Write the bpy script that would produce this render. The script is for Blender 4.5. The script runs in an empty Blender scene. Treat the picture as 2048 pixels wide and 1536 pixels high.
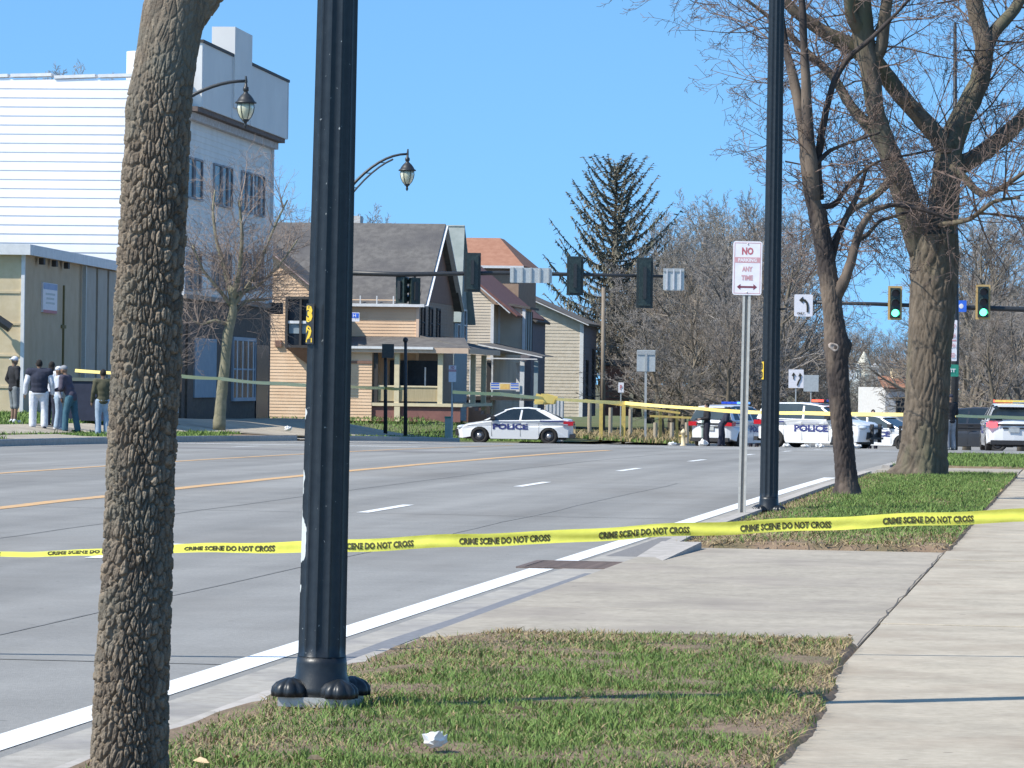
import bpy, math, random
import numpy as np
from mathutils import Vector, Matrix, noise
from mathutils.geometry import tessellate_polygon
PI=math.pi; R=math.radians
sc=bpy.context.scene; col=sc.collection
# ------------------------------------------------------------------ camera, sky, sun, exposure
F_PX=8000.0; EYE=1.5; ROLL=0.0140; PITCH=6.0/F_PX
CF=Vector((0,math.cos(PITCH),-math.sin(PITCH))); r0=Vector((1,0,0)); u0=Vector((0,math.sin(PITCH),math.cos(PITCH)))
CR=r0*math.cos(ROLL)+u0*math.sin(ROLL); CU=-r0*math.sin(ROLL)+u0*math.cos(ROLL)
cd=bpy.data.cameras.new('camera'); cam=bpy.data.objects.new('camera',cd); col.objects.link(cam)
cd.sensor_width=36; cd.lens=36*F_PX/2048; cd.clip_start=0.5; cd.clip_end=9000
cam.matrix_world=Matrix(((CR.x,CU.x,-CF.x,0),(CR.y,CU.y,-CF.y,0),(CR.z,CU.z,-CF.z,EYE),(0,0,0,1)))
sc.camera=cam
SUN_AZ=R(26); SUN_EL=R(46)            # direction shadows run: right (cos) and away (sin)
sc.world=bpy.data.worlds.new('World'); sc.world.use_nodes=True
nt=sc.world.node_tree; bg=nt.nodes['Background']
sky=nt.nodes.new('ShaderNodeTexSky'); sky.sky_type='NISHITA'; sky.sun_disc=False
tosun=Vector((-math.cos(SUN_AZ)*math.cos(SUN_EL),-math.sin(SUN_AZ)*math.cos(SUN_EL),math.sin(SUN_EL)))
sky.sun_elevation=SUN_EL; sky.sun_rotation=math.atan2(tosun.x,tosun.y)
sky.air_density=1.0; sky.dust_density=0.5; sky.ozone_density=1.5; sky.altitude=100
tcw=nt.nodes.new('ShaderNodeTexCoord'); av=nt.nodes.new('ShaderNodeVectorMath'); av.operation='ADD'; av.inputs[1].default_value=(0,0,.17)
nt.links.new(tcw.outputs['Generated'],av.inputs[0]); nv_=nt.nodes.new('ShaderNodeVectorMath'); nv_.operation='NORMALIZE'; nt.links.new(av.outputs[0],nv_.inputs[0]); nt.links.new(nv_.outputs[0],sky.inputs[0])
hz=nt.nodes.new('ShaderNodeMix'); hz.data_type='RGBA'; hz.blend_type='MULTIPLY'; hz.inputs[0].default_value=1; hz.inputs[7].default_value=(.60,.92,1.10,1)
nt.links.new(sky.outputs[0],hz.inputs[6]); nt.links.new(hz.outputs[2],bg.inputs[0]); bg.inputs[1].default_value=0.15
sl=bpy.data.lights.new('sun','SUN'); sl.energy=4.7; sl.angle=R(0.5); sl.color=(1,0.945,0.85)
so=bpy.data.objects.new('sun',sl); col.objects.link(so); so.rotation_euler=tosun.to_track_quat('Z','Y').to_euler()
vs=sc.view_settings; vs.view_transform='Standard'; vs.look='None'; vs.exposure=0.42; vs.gamma=1; vs.use_curve_mapping=False
# ------------------------------------------------------------------ frames and terrain
PSI=math.atan((2190-1024)/F_PX); CP,SP=math.cos(PSI),math.sin(PSI)
def at(x,y,Z): return Vector((0,0,EYE))+CF*Z+CR*((x-1024)*Z/F_PX)+CU*((768-y)*Z/F_PX)
def st(P): return P.x*SP+P.y*CP, P.x*CP-P.y*SP
def W(s,t,z=0.0): return Vector((t*CP+s*SP, s*CP-t*SP, z))
def sm(a,b,x):
    x=min(1,max(0,(x-a)/(b-a))); return x*x*(3-2*x)
def prof(s):
    if s<50: return 0.0
    if s<165: return -8.5e-5*(s-50)**2
    d=min(s-165,49); return -1.124-.01955*d+2e-4*d*d
LK=[(0,.3),(105,.42),(135,.0),(155,-.1),(200,-.1),(240,-.2),(330,-1.0),(5000,-1.4)]
def lot(s):
    for (a,x),(b,y) in zip(LK,LK[1:]):
        if s<b: return x+(y-x)*max(0,(s-a))/(b-a)
    return LK[-1][1]
def hgt(s,t):
    p=prof(s)
    if t<-24.0:
        if 151<=s<=167: return p
        f=sm(24.5,30,-t)*(sm(167,176,s) if s>167 else 1.0)
        return p+.13+(lot(s)-p-.13)*f
    if s>167 and t<-17.5: return p+.13+.25*sm(17.6,24,-t)
    return p
def onground(x,y,zoff=0):
    lo,hi=8.0,400.0
    for i in range(400):
        Z=lo*(hi/lo)**(i/399); P=at(x,y,Z); s,t=st(P)
        if P.z<=hgt(s,t)+zoff: return P
    return at(x,y,200)
def G(x,Z):                       # point on the ground seen in column x at depth Z
    P=at(x,770,Z); s,t=st(P); P.z=hgt(s,t); return P
# ------------------------------------------------------------------ helpers
rnd=random.Random(7)
ORG={}
def tag(o,label=None,cat=None,group=None,kind=None):
    if label: o['label']=label
    if cat: o['category']=cat
    if group: o['group']=group
    if kind: o['kind']=kind
    return o
def thing(name,label,cat,loc=(0,0,0),rz=0,group=None,world=False,rx=0,ry=0):
    o=bpy.data.objects.new(name,None); col.objects.link(o); o.location=loc; o.rotation_euler=(rx,ry,rz)
    o.empty_display_size=.2
    ORG[o.name]=Vector(loc) if world else Vector((0,0,0))
    return tag(o,label,cat,group)
def link(name,me,parent=None,label=None):
    o=bpy.data.objects.new(name,me); col.objects.link(o)
    if parent: o.parent=parent; ORG[o.name]=ORG.get(parent.name,Vector((0,0,0)))
    else: ORG[o.name]=Vector((0,0,0))
    if label: o['label']=label
    return o
def copy_tree(o,parent=None):
    c=o.copy(); col.objects.link(c); c.parent=parent
    for ch in o.children: copy_tree(ch,c)
    return c
class MB:
    def __init__(s): s.v=[]; s.f=[]; s.m=None
    def quad(s,a,b,c,d):
        n=len(s.v); s.v+=[tuple(a),tuple(b),tuple(c),tuple(d)]; s.f.append((n,n+1,n+2,n+3)); return s
    def poly(s,pts):
        n=len(s.v); s.v+=[tuple(p) for p in pts]; s.f.append(tuple(range(n,n+len(pts)))); return s
    def box(s,x0,x1,y0,y1,z0,z1,M=None):
        P=[Vector(p) for p in ((x0,y0,z0),(x1,y0,z0),(x1,y1,z0),(x0,y1,z0),(x0,y0,z1),(x1,y0,z1),(x1,y1,z1),(x0,y1,z1))]
        if M is not None: P=[M@p for p in P]
        n=len(s.v); s.v+=[tuple(p) for p in P]
        s.f+=[(n,n+3,n+2,n+1),(n+4,n+5,n+6,n+7),(n,n+1,n+5,n+4),(n+1,n+2,n+6,n+5),(n+2,n+3,n+7,n+6),(n+3,n,n+4,n+7)]; return s
    def bar(s,a,b,w,h=None,up=(0,0,1)):
        a=Vector(a); b=Vector(b); h=h or w; d=(b-a).normalized(); up=Vector(up)
        x=d.cross(up)
        if x.length<1e-4: x=d.cross(Vector((0,1,0)))
        x.normalize(); y=x.cross(d); n=len(s.v)
        for p in (a,b):
            for i,j in ((-1,-1),(1,-1),(1,1),(-1,1)): s.v.append(tuple(p+x*(i*w/2)+y*(j*h/2)))
        s.f+=[(n,n+1,n+2,n+3),(n+7,n+6,n+5,n+4)]+[(n+i,n+4+i,n+4+(i+1)%4,n+(i+1)%4) for i in range(4)]; return s
    def tube(s,pts,rad,n=8,cap=True):
        pts=[Vector(p) for p in pts]; k=len(pts)
        if not hasattr(rad,'__len__'): rad=[rad]*k
        d0=(pts[1]-pts[0]).normalized(); x=d0.orthogonal().normalized(); base=len(s.v)
        for i,p in enumerate(pts):
            d=(pts[min(i+1,k-1)]-pts[max(i-1,0)]).normalized()
            x=(x-d*x.dot(d)); x=x.normalized() if x.length>1e-6 else d.orthogonal().normalized(); y=d.cross(x)
            for j in range(n):
                a=2*PI*j/n; s.v.append(tuple(p+(x*math.cos(a)+y*math.sin(a))*rad[i]))
        for i in range(k-1):
            for j in range(n):
                a=base+i*n+j; b=base+i*n+(j+1)%n; s.f.append((a,b,b+n,a+n))
        if cap: s.f.append(tuple(base+j for j in reversed(range(n)))); s.f.append(tuple(base+(k-1)*n+j for j in range(n)))
        return s
    def lathe(s,prof_,n=16,c=(0,0,0),fn=None):
        base=len(s.v); k=len(prof_)
        for (r,z) in prof_:
            for j in range(n):
                a=2*PI*j/n; q=r*(fn(a,z) if fn else 1); s.v.append((c[0]+q*math.cos(a),c[1]+q*math.sin(a),c[2]+z))
        for i in range(k-1):
            for j in range(n):
                a=base+i*n+j; b=base+i*n+(j+1)%n; s.f.append((a,b,b+n,a+n))
        s.f.append(tuple(base+j for j in reversed(range(n)))); s.f.append(tuple(base+(k-1)*n+j for j in range(n))); return s
    def ball(s,c,r,n=10,m=7):
        rx,ry,rz=(r if hasattr(r,'__len__') else (r,r,r)); base=len(s.v)
        for i in range(m+1):
            ph=-PI/2+PI*i/m; q=max(math.cos(ph),.02)
            for j in range(n): a=2*PI*j/n; s.v.append((c[0]+rx*q*math.cos(a),c[1]+ry*q*math.sin(a),c[2]+rz*math.sin(ph)))
        for i in range(m):
            for j in range(n):
                a=base+i*n+j; b=base+i*n+(j+1)%n; s.f.append((a,b,b+n,a+n))
        s.f.append(tuple(base+j for j in reversed(range(n)))); s.f.append(tuple(base+m*n+j for j in range(n))); return s
    def cap(s,p0,p1,ra,rb,n=9):
        s.tube([p0,p1],[ra,rb],n); s.ball(p0,ra,n,5); s.ball(p1,rb,n,5); return s
    def prism(s,pts,a,b):        # pts: 2-D polygon; a,b: functions mapping (u,v)->3-D for the two end faces
        n=len(pts); base=len(s.v); s.v+=[tuple(a(*p)) for p in pts]+[tuple(b(*p)) for p in pts]
        tri=tessellate_polygon([[Vector((p[0],p[1],0)) for p in pts]])
        s.f+=[tuple(base+i for i in t) for t in tri]+[tuple(base+n+i for i in reversed(t)) for t in tri]
        s.f+=[(base+i,base+n+i,base+n+(i+1)%n,base+(i+1)%n) for i in range(n)]; return s
    def mesh(s,name,mat,smooth=False,org=None):
        v=s.v
        if org is not None and org.length>0: v=[(p[0]-org.x,p[1]-org.y,p[2]-org.z) for p in v]
        me=bpy.data.meshes.new(name); me.from_pydata(v,[],s.f); me.update()
        if mat: me.materials.append(mat)
        if smooth: me.polygons.foreach_set('use_smooth',[True]*len(me.polygons))
        return me
    def build(s,name,mat,parent=None,smooth=False,label=None,kind=None):
        org=ORG.get(parent.name) if parent else None
        o=link(name,s.mesh(name,mat,smooth,org),parent,label)
        if kind: o['kind']=kind
        return o
def np_mesh(name,V,Fq,mat,smooth=False,attr=None,color=None):
    me=bpy.data.meshes.new(name); k=Fq.shape[1]
    me.vertices.add(len(V)); me.vertices.foreach_set('co',V.astype(np.float32).ravel())
    me.loops.add(Fq.size); me.loops.foreach_set('vertex_index',Fq.astype(np.int32).ravel())
    me.polygons.add(len(Fq)); me.polygons.foreach_set('loop_start',np.arange(0,Fq.size,k,dtype=np.int32))
    me.polygons.foreach_set('loop_total',np.full(len(Fq),k,np.int32))
    if smooth: me.polygons.foreach_set('use_smooth',np.ones(len(Fq),bool))
    if attr is not None:
        a=me.attributes.new('rnd','FLOAT','POINT'); a.data.foreach_set('value',attr.astype(np.float32))
    me.update(calc_edges=True)
    if mat: me.materials.append(mat)
    return me
# ------------------------------------------------------------------ materials
MATS={}
def mat(name,c,rough=.7,c2=None,scale=5,bump=0,bscale=None,metal=0,stretch=(1,1,1),detail=6,lo=.35,hi=.65,emit=None,es=0,spec=None,coat=0,c3=None,scale3=.5,attr=False,trans=0,alpha=1,coord='Object',rand=0):
    m=bpy.data.materials.new(name); m.use_nodes=True; MATS[name]=m; t=m.node_tree; b=t.nodes['Principled BSDF']; L=t.links.new
    b.inputs['Base Color'].default_value=(*c,1); b.inputs['Roughness'].default_value=rough; b.inputs['Metallic'].default_value=metal
    if spec is not None: b.inputs['Specular IOR Level'].default_value=spec
    if coat: b.inputs['Coat Weight'].default_value=coat; b.inputs['Coat Roughness'].default_value=.06
    if emit: b.inputs['Emission Color'].default_value=(*emit,1); b.inputs['Emission Strength'].default_value=es
    if trans: b.inputs['Transmission Weight'].default_value=trans
    tc=t.nodes.new('ShaderNodeTexCoord'); mp=t.nodes.new('ShaderNodeMapping'); mp.inputs['Scale'].default_value=stretch
    L(tc.outputs[coord],mp.inputs[0])
    def nz(sc_,det=detail):
        n=t.nodes.new('ShaderNodeTexNoise'); n.inputs['Scale'].default_value=sc_; n.inputs['Detail'].default_value=det; n.inputs['Roughness'].default_value=.6
        L(mp.outputs[0],n.inputs[0]); return n
    def mix(fac,a,bb):
        x=t.nodes.new('ShaderNodeMix'); x.data_type='RGBA'
        if hasattr(fac,'node'): L(fac,x.inputs[0])
        else: x.inputs[0].default_value=fac
        for k,vv in ((6,a),(7,bb)):
            if hasattr(vv,'node'): L(vv,x.inputs[k])
            else: x.inputs[k].default_value=(*vv,1)
        return x.outputs[2]
    out=None
    if c2:
        if attr: 
            n=t.nodes.new('ShaderNodeAttribute'); n.attribute_name='rnd'; fo=n.outputs['Fac']
        else:
            n=nz(scale); mr=t.nodes.new('ShaderNodeMapRange'); mr.inputs[1].default_value=lo; mr.inputs[2].default_value=hi; L(n.outputs[0],mr.inputs[0]); fo=mr.outputs[0]
        out=mix(fo,c,c2)
    if c3:
        n=nz(scale3,4); mr=t.nodes.new('ShaderNodeMapRange'); mr.inputs[1].default_value=.48; mr.inputs[2].default_value=.68; L(n.outputs[0],mr.inputs[0])
        out=mix(mr.outputs[0],out if out else c,c3)
    if rand:
        oi=t.nodes.new('ShaderNodeObjectInfo'); hs=t.nodes.new('ShaderNodeHueSaturation'); mr=t.nodes.new('ShaderNodeMapRange')
        mr.inputs[3].default_value=1-rand; mr.inputs[4].default_value=1+rand; L(oi.outputs['Random'],mr.inputs[0]); L(mr.outputs[0],hs.inputs['Value'])
        if out: L(out,hs.inputs['Color'])
        else: hs.inputs['Color'].default_value=(*c,1)
        out=hs.outputs[0]
    if out: L(out,b.inputs['Base Color'])
    if bump:
        n=nz(bscale or scale); bp=t.nodes.new('ShaderNodeBump'); bp.inputs['Strength'].default_value=1; bp.inputs['Distance'].default_value=bump
        L(n.outputs[0],bp.inputs['Height']); L(bp.outputs[0],b.inputs['Normal'])
    m['_mix']=1
    return m
def lanewear(m,lo,hi):
    t=m.node_tree; L=t.links.new; b=t.nodes['Principled BSDF']; src=b.inputs['Base Color'].links[0].from_socket
    tc=t.nodes.new('ShaderNodeTexCoord'); r1=t.nodes.new('ShaderNodeMapping'); r1.inputs['Rotation'].default_value=(0,0,PSI); L(tc.outputs['Object'],r1.inputs[0])
    r2=t.nodes.new('ShaderNodeMapping'); r2.inputs['Scale'].default_value=(1,.03,1); L(r1.outputs[0],r2.inputs[0])
    n=t.nodes.new('ShaderNodeTexNoise'); n.inputs['Scale'].default_value=.9; n.inputs['Detail'].default_value=5; L(r2.outputs[0],n.inputs[0])
    mr=t.nodes.new('ShaderNodeMapRange'); mr.inputs[1].default_value=.32; mr.inputs[2].default_value=.68; mr.inputs[3].default_value=lo; mr.inputs[4].default_value=hi; L(n.outputs[0],mr.inputs[0])
    h=t.nodes.new('ShaderNodeHueSaturation'); L(mr.outputs[0],h.inputs['Value']); L(src,h.inputs['Color']); L(h.outputs[0],b.inputs['Base Color'])
def stain(m,sc_=2.3,lo=.80,fine=.9):
    t=m.node_tree; L=t.links.new; b=t.nodes['Principled BSDF']; src=b.inputs['Base Color'].links[0].from_socket; tc=t.nodes.new('ShaderNodeTexCoord'); gm=t.nodes.new('ShaderNodeNewGeometry')
    n=t.nodes.new('ShaderNodeTexNoise'); n.inputs['Scale'].default_value=sc_; n.inputs['Detail'].default_value=9; n.inputs['Roughness'].default_value=.75; L(gm.outputs['Position'],n.inputs[0])
    mr=t.nodes.new('ShaderNodeMapRange'); mr.inputs[1].default_value=.36; mr.inputs[2].default_value=.60; mr.inputs[3].default_value=lo; mr.inputs[4].default_value=1.03; L(n.outputs[0],mr.inputs[0])
    v=t.nodes.new('ShaderNodeTexVoronoi'); v.inputs['Scale'].default_value=3.1; L(gm.outputs['Position'],v.inputs[0]); m2=t.nodes.new('ShaderNodeMapRange'); m2.inputs[1].default_value=.05; m2.inputs[2].default_value=.075; m2.inputs[3].default_value=.62; m2.inputs[4].default_value=1; L(v.outputs['Distance'],m2.inputs[0])
    mm=t.nodes.new('ShaderNodeMath'); mm.operation='MULTIPLY'; L(mr.outputs[0],mm.inputs[0]); L(m2.outputs[0],mm.inputs[1])
    h=t.nodes.new('ShaderNodeHueSaturation'); L(mm.outputs[0],h.inputs['Value']); L(src,h.inputs['Color']); L(h.outputs[0],b.inputs['Base Color'])
asphalt=mat('asphalt',(.245,.238,.222),.92,(.295,.287,.268),40,.004,160,c3=(.232,.22,.20),scale3=.3,lo=.3,hi=.7,stretch=(1,.35,1))
lanewear(asphalt,.76,1.10); stain(asphalt,.8,.88)
asphalt2=mat('asphalt_patch',(.17,.16,.155),.9,(.23,.22,.21),30,.003,150)
gutterc=mat('gutter_concrete',(.36,.33,.285),.9,(.44,.41,.36),12,.003,90,c3=(.30,.28,.26),scale3=1.2)
concrete=mat('concrete',(.405,.35,.268),.92,(.475,.415,.325),18,.002,120,c3=(.35,.29,.22),scale3=.9,rand=.04)
concrete2=mat('driveway_concrete',(.35,.305,.24),.92,(.415,.365,.29),14,.002,110,c3=(.32,.275,.225),scale3=.9,rand=.03,stretch=(1,.5,1))
stain(concrete,1.7,.80); stain(concrete2,1.3,.80); stain(gutterc,2.5,.82)
kerbc=mat('kerb_concrete',(.36,.33,.29),.9,(.46,.42,.38),9,.004,60,rand=.08)
paintw=mat('road_paint_white',(.78,.79,.78),.7,(.62,.62,.61),22,.001,80,lo=.45,hi=.75)
painty=mat('road_paint_yellow',(.72,.40,.13),.7,(.42,.33,.24),9,.001,60,lo=.35,hi=.7)
lanewear(gutterc,.85,1.05)
tar=mat('joint_dark',(.07,.062,.055),.95,(.11,.10,.09),20); seam=mat('lane_seam',(.19,.185,.175),.95,(.235,.23,.22),3)
tarblue=mat('joint_sealant',(.165,.165,.175),.8,(.22,.22,.23),20)
soil=mat('soil',(.17,.115,.075),.95,(.27,.19,.125),9,.012,60,c3=(.14,.12,.06),scale3=2)
lawnbase=mat('lawn_base',(.075,.10,.03),.95,(.13,.145,.05),6,.03,30,c3=(.16,.14,.07),scale3=.5)
grassm=mat('grass_blades',(.06,.13,.02),.8,(.21,.30,.075),attr=True)
drym=mat('dry_grass',(.26,.19,.10),.85,(.40,.31,.17),attr=True)
earth=mat('far_ground',(.10,.10,.05),.95,(.15,.13,.07),.2,0)
steeld=mat('pole_dark_metal',(.012,.016,.02),.38,(.035,.042,.05),30,.0006,90,metal=.2)
black=mat('black_metal',(.018,.02,.022),.45,(.03,.032,.035),20,.0005,60)
galv=mat('galvanized',(.42,.42,.40),.5,(.52,.52,.50),30,.0005,80,metal=.5)
# ------------------------------------------------------------------ ground, roads, pavements
def sheet(name,s0,s1,t0,t1,zf,m,ds,dt,kind='structure',wob=0):
    S=np.linspace(s0,s1,max(2,int((s1-s0)/ds)+1)); T=np.linspace(t0,t1,max(2,int((t1-t0)/dt)+1))
    V=[]; 
    for a in S:
        for b in T: V.append(tuple(W(a,b,zf(a,b)+(wob*noise.noise(Vector((a*1.7,b*1.7,0))) if wob else 0))))
    nT=len(T); F=[(i*nT+j,(i*nT+j+1),((i+1)*nT+j+1),((i+1)*nT+j)) for i in range(len(S)-1) for j in range(nT-1)]
    me=bpy.data.meshes.new(name); me.from_pydata(V,[],F); me.update(); me.flip_normals() if me.polygons[0].normal.z<0 else None
    me.materials.append(m); me.polygons.foreach_set('use_smooth',[True]*len(me.polygons))
    o=link(name,me); o['kind']=kind; return o
pz=lambda s,t:prof(s)
mb=MB(); 
mb.quad((-3000,-50,-2.6),(3000,-50,-2.6),(3000,6000,-2.6),(-3000,6000,-2.6)); mb.build('terrain',earth)['kind']='structure'
sheet('road',3,420,-24.0,-3.95,pz,asphalt,2,2.2)
sheet('side_street',151,167,-80,-24.0,pz,asphalt,4,8)
sheet('cross_street',112,300,-4.2,60,pz,asphalt,6,8)
sheet('gutter',3,86,-4.2,-3.78,lambda s,t:prof(s)+.004,gutterc,1,.2)
for nm,s0,s1 in (('lawn',20,151),('lawn',167,420)):
    sheet(nm,s0,s1,-24.15,-90,hgt,lawnbase,1.5,1.5,wob=.03)
sheet('island_ground',167.2,420,-23.9,-17.7,hgt,lawnbase,3,1.2)
# near side
NS=2.0
P1=(5.0,22.3); P2=(35.2,66.5); P3=(73.5,92)
def vz(s,t): return prof(s)+.05+.05*sm(-3.75,-3.2,t)
def vedge(s): return -1.13-.14*sm(17,21.5,s)+.035*noise.noise(Vector((s*1.3,0,0)))+.02*noise.noise(Vector((s*4.3,5,0))) if s<30 else -1.22
def vze(a,b): return lambda s,t: vz(s,t)-(.12 if (s<a+.01 or s>b-.01) else .13*sm(-.06,.07,t-vedge(s)))
for a,b in (P1,P2,P3): sheet('verge_ground',a-.03,b+.03,-3.72,-1.05 if a<20 else -1.20,vze(a,b),soil,.14,.06,wob=.02)
sheet('lawn_right',2,112,.62,50,lambda s,t:prof(s)+.06,lawnbase,4,4)
sheet('pavement_bed',2,112,-3.76,.62,lambda s,t:prof(s)-.01,soil,2,1)
def slab_mesh(ls,lt,h=.07,b=.004):
    mb=MB(); x,y=lt/2,ls/2; n=0
    rings=[(0,-h),(0,-b),(b,0)]
    for i,z in rings:
        for sx,sy in ((-1,-1),(1,-1),(1,1),(-1,1)): mb.v.append((sx*(x-i),sy*(y-i),z))
    for k in range(2): mb.f+=[(4*k+i,4*k+(i+1)%4,4*k+4+(i+1)%4,4*k+4+i) for i in range(4)]
    mb.f.append((8,9,10,11)); return mb
SL={}
def slab(name,s,t,ls,lt,z,m,parent):
    k=(round(ls,2),round(lt,2),m.name)
    if k not in SL: SL[k]=slab_mesh(ls,lt).mesh(name,m)
    o=link(name,SL[k],parent); o.location=W(s,t,z); sl_=(prof(s+.6)-prof(s-.6))/1.2
    o.rotation_euler=(sl_,0,-PSI); return o
walk=thing('sidewalk',None,None); walk['kind']='structure'
s=3.0; jr=random.Random(3)
while s<112:
    ls=3.05
    slab('slab',s+ls/2,-.32,ls-.006,1.9,prof(s+ls/2)+.06+jr.uniform(-.004,.004),concrete,walk); s+=ls
drv=thing('driveway',None,None); drv['kind']='structure'
for a,b in ((22.3,35.2),(66.5,73.5)):
    n=int((b-a)/3.2+.5); l=(b-a)/n
    for i in range(n):
        z=prof(a)+.055
        slab('slab',a+l*(i+.5),-2.52,l-.015,2.47,z-.004,concrete2,drv)
# kerbs
def kerb_run(name,s0,s1,t,w,zt,zb,step=3.0):
    k=thing(name,None,None); k['kind']='structure'; s=s0
    while s<s1-.2:
        e=min(s+step,s1); mb=MB(); n=0
        for (a,b) in ((s+.006,e-.006),):
            c=[W(a,t-w/2,zb(a)),W(a,t+w/2,zb(a)),W(a,t+w/2,zt(a)),W(a,t-w/2+.02,zt(a)),W(a,t-w/2,zt(a)-.03),
               W(b,t-w/2,zb(b)),W(b,t+w/2,zb(b)),W(b,t+w/2,zt(b)),W(b,t-w/2+.02,zt(b)),W(b,t-w/2,zt(b)-.03)]
            if t<-20: c=[W(a,t+w/2,zb(a)),W(a,t-w/2,zb(a)),W(a,t-w/2,zt(a)),W(a,t+w/2-.02,zt(a)),W(a,t+w/2,zt(a)-.03),
               W(b,t+w/2,zb(b)),W(b,t-w/2,zb(b)),W(b,t-w/2,zt(b)),W(b,t+w/2-.02,zt(b)),W(b,t+w/2,zt(b)-.03)]
            mb.v=[tuple(x) for x in c]; mb.f=[(0,1,2,3,4),(9,8,7,6,5)]+[(i,i+5,(i+1)%5+5,(i+1)%5) for i in range(5)]
        mb.build('kerb_stone',kerbc,k); s=e
    return k
kerb_run('kerb',5,21.3,-3.75,.13,lambda s:prof(s)+.045,lambda s:prof(s)-.1)
kerb_run('kerb',34.4,67,-3.75,.15,lambda s:prof(s)+.105-.055*sm(36,34.2,s),lambda s:prof(s)-.1)
kerb_run('kerb',73,92,-3.75,.15,lambda s:prof(s)+.11,lambda s:prof(s)-.1)
kerb_run('kerb',60,119.5,-24.08,.17,lambda s:prof(s)+.16,lambda s:prof(s)-.1,6)
kerb_run('kerb',124,151,-24.08,.17,lambda s:prof(s)+.16,lambda s:prof(s)-.1,6)
kerb_run('kerb',167,240,-17.6,.2,lambda s:prof(s)+.16,lambda s:prof(s)-.1,8)
# kerb return at the driveway (the pale wedge beside the drain)
mb=MB()
for s0,t0,s1,t1 in ((31.6,-3.76,35.0,-3.60),):
    a=[W(s0,t0,prof(s0)+.004),W(s0,t0+.26,prof(s0)+.03),W(s1,t1+.2,prof(s1)+.11),W(s1,t1-.15,prof(s1)+.11)]
    b=[p-Vector((0,0,.12)) for p in a]
    mb.v=[tuple(p) for p in a+b]; mb.f=[(0,1,2,3),(0,3,7,4),(0,4,5,1),(1,5,6,2),(2,6,7,3)]
mb.build('kerb_return',kerbc)['kind']='structure'
# left sidewalk, dirt strip and driveway apron
lw=thing('far_sidewalk',None,None); lw['kind']='structure'; s=60.0
while s<150:
    t=-26.6 if s<118 else -27.6; w=1.5 if s<118 else 6.0
    mb=MB(); e=s+1.5
    q=[W(a,b,hgt(a,b)+.035) for a,b in ((s+.01,t-w/2),(e-.01,t-w/2),(e-.01,t+w/2),(s+.01,t+w/2))]
    nn=6 if w>3 else 1
    for k in range(nn):
        ta,tb=t-w/2+w*k/nn,t-w/2+w*(k+1)/nn
        mb.quad(W(s+.01,ta,hgt(s,ta)+.035),W(s+.01,tb,hgt(s,tb)+.035),W(e-.01,tb,hgt(e,tb)+.035),W(e-.01,ta,hgt(e,ta)+.035))
    o=mb.build('slab',concrete,lw); s=e
sheet('dirt_strip',112,119.5,-25.3,-24.16,lambda s,t:hgt(s,t)+.02,soil,1,.4)
sheet('driveway_apron',119.5,124,-30,-23.9,lambda s,t:(hgt(s,t) if t<-24.01 else prof(s))+.045,concrete2,1,.8)
sheet('driveway_apron',88,97,-25.6,-24.16,lambda s,t:hgt(s,t)+.03,concrete2,1.5,.5)
# markings
def strip(name,m,segs,w,z=.004,parent=None,ds=2.0,wob=0):
    for (s0,s1,t0,t1) in segs:
        n=max(1,int((s1-s0)/ds)); mb=MB(); ww=w/2
        for i in range(n):
            a=s0+(s1-s0)*i/n; b=s0+(s1-s0)*(i+1)/n; ta=t0+(t1-t0)*i/n; tb=t0+(t1-t0)*(i+1)/n
            j=lambda q:wob*noise.noise(Vector((q*.9,t0,3)))
            mb.quad(W(a,ta-ww+j(a),prof(a)+z),W(a,ta+ww+j(a),prof(a)+z),W(b,tb+ww+j(b),prof(b)+z),W(b,tb-ww+j(b),prof(b)+z))
        o=mb.build(name,m,parent)
        if parent is None: o['kind']='structure'
mk=thing('road_markings',None,None); mk['kind']='structure'
strip('edge_line',paintw,[(5,31.7,-4.4,-4.36),(33.1,66,-4.36,-4.3),(67,84,-4.15,-4.0),(86,100,-3.9,-3.2)],.20,.0035,mk)
dz=[]; s0=31.9-12.2
for i in range(11): dz.append((s0+12.2*i,s0+12.2*i+3.05,-8.1,-8.1))
strip('lane_dash',paintw,dz[1:],.14,.0045,mk)
strip('lane_dash',paintw,[(a,b,-20.2,-20.2) for a,b,_,_ in dz[2:]],.14,.0045,mk)
strip('centre_line',painty,[(20,100,-12.12,-12.08)],.24,.0045,mk,wob=.05)
strip('turn_lane_line',painty,[(30,112,-16.4,-16.3)],.16,.0045,mk,wob=.04)
strip('stop_line',paintw,[(118,118.6,-12,-4.4),(136,136.7,-22,-12.4),(139,139.4,-22,-12.4)],7,.0045,None) if False else None
def cross(name,s0,s1,t0,t1,m,z=.0045):
    mb=MB(); n=8
    for i in range(n):
        a,b=t0+(t1-t0)*i/n,t0+(t1-t0)*(i+1)/n
        mb.quad(W(s0,a,prof(s0)+z),W(s0,b,prof(s0)+z),W(s1,b,prof(s1)+z),W(s1,a,prof(s1)+z))
    mb.build(name,m,mk)
cross('stop_line',112,112.6,-12,-4.4,paintw); cross('crosswalk_line',116,116.35,-23.5,-4.4,paintw); cross('crosswalk_line',119.3,119.65,-23.5,-4.4,paintw)
cross('stop_line',100,100.8,-23.6,-17,paintw)
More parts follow.
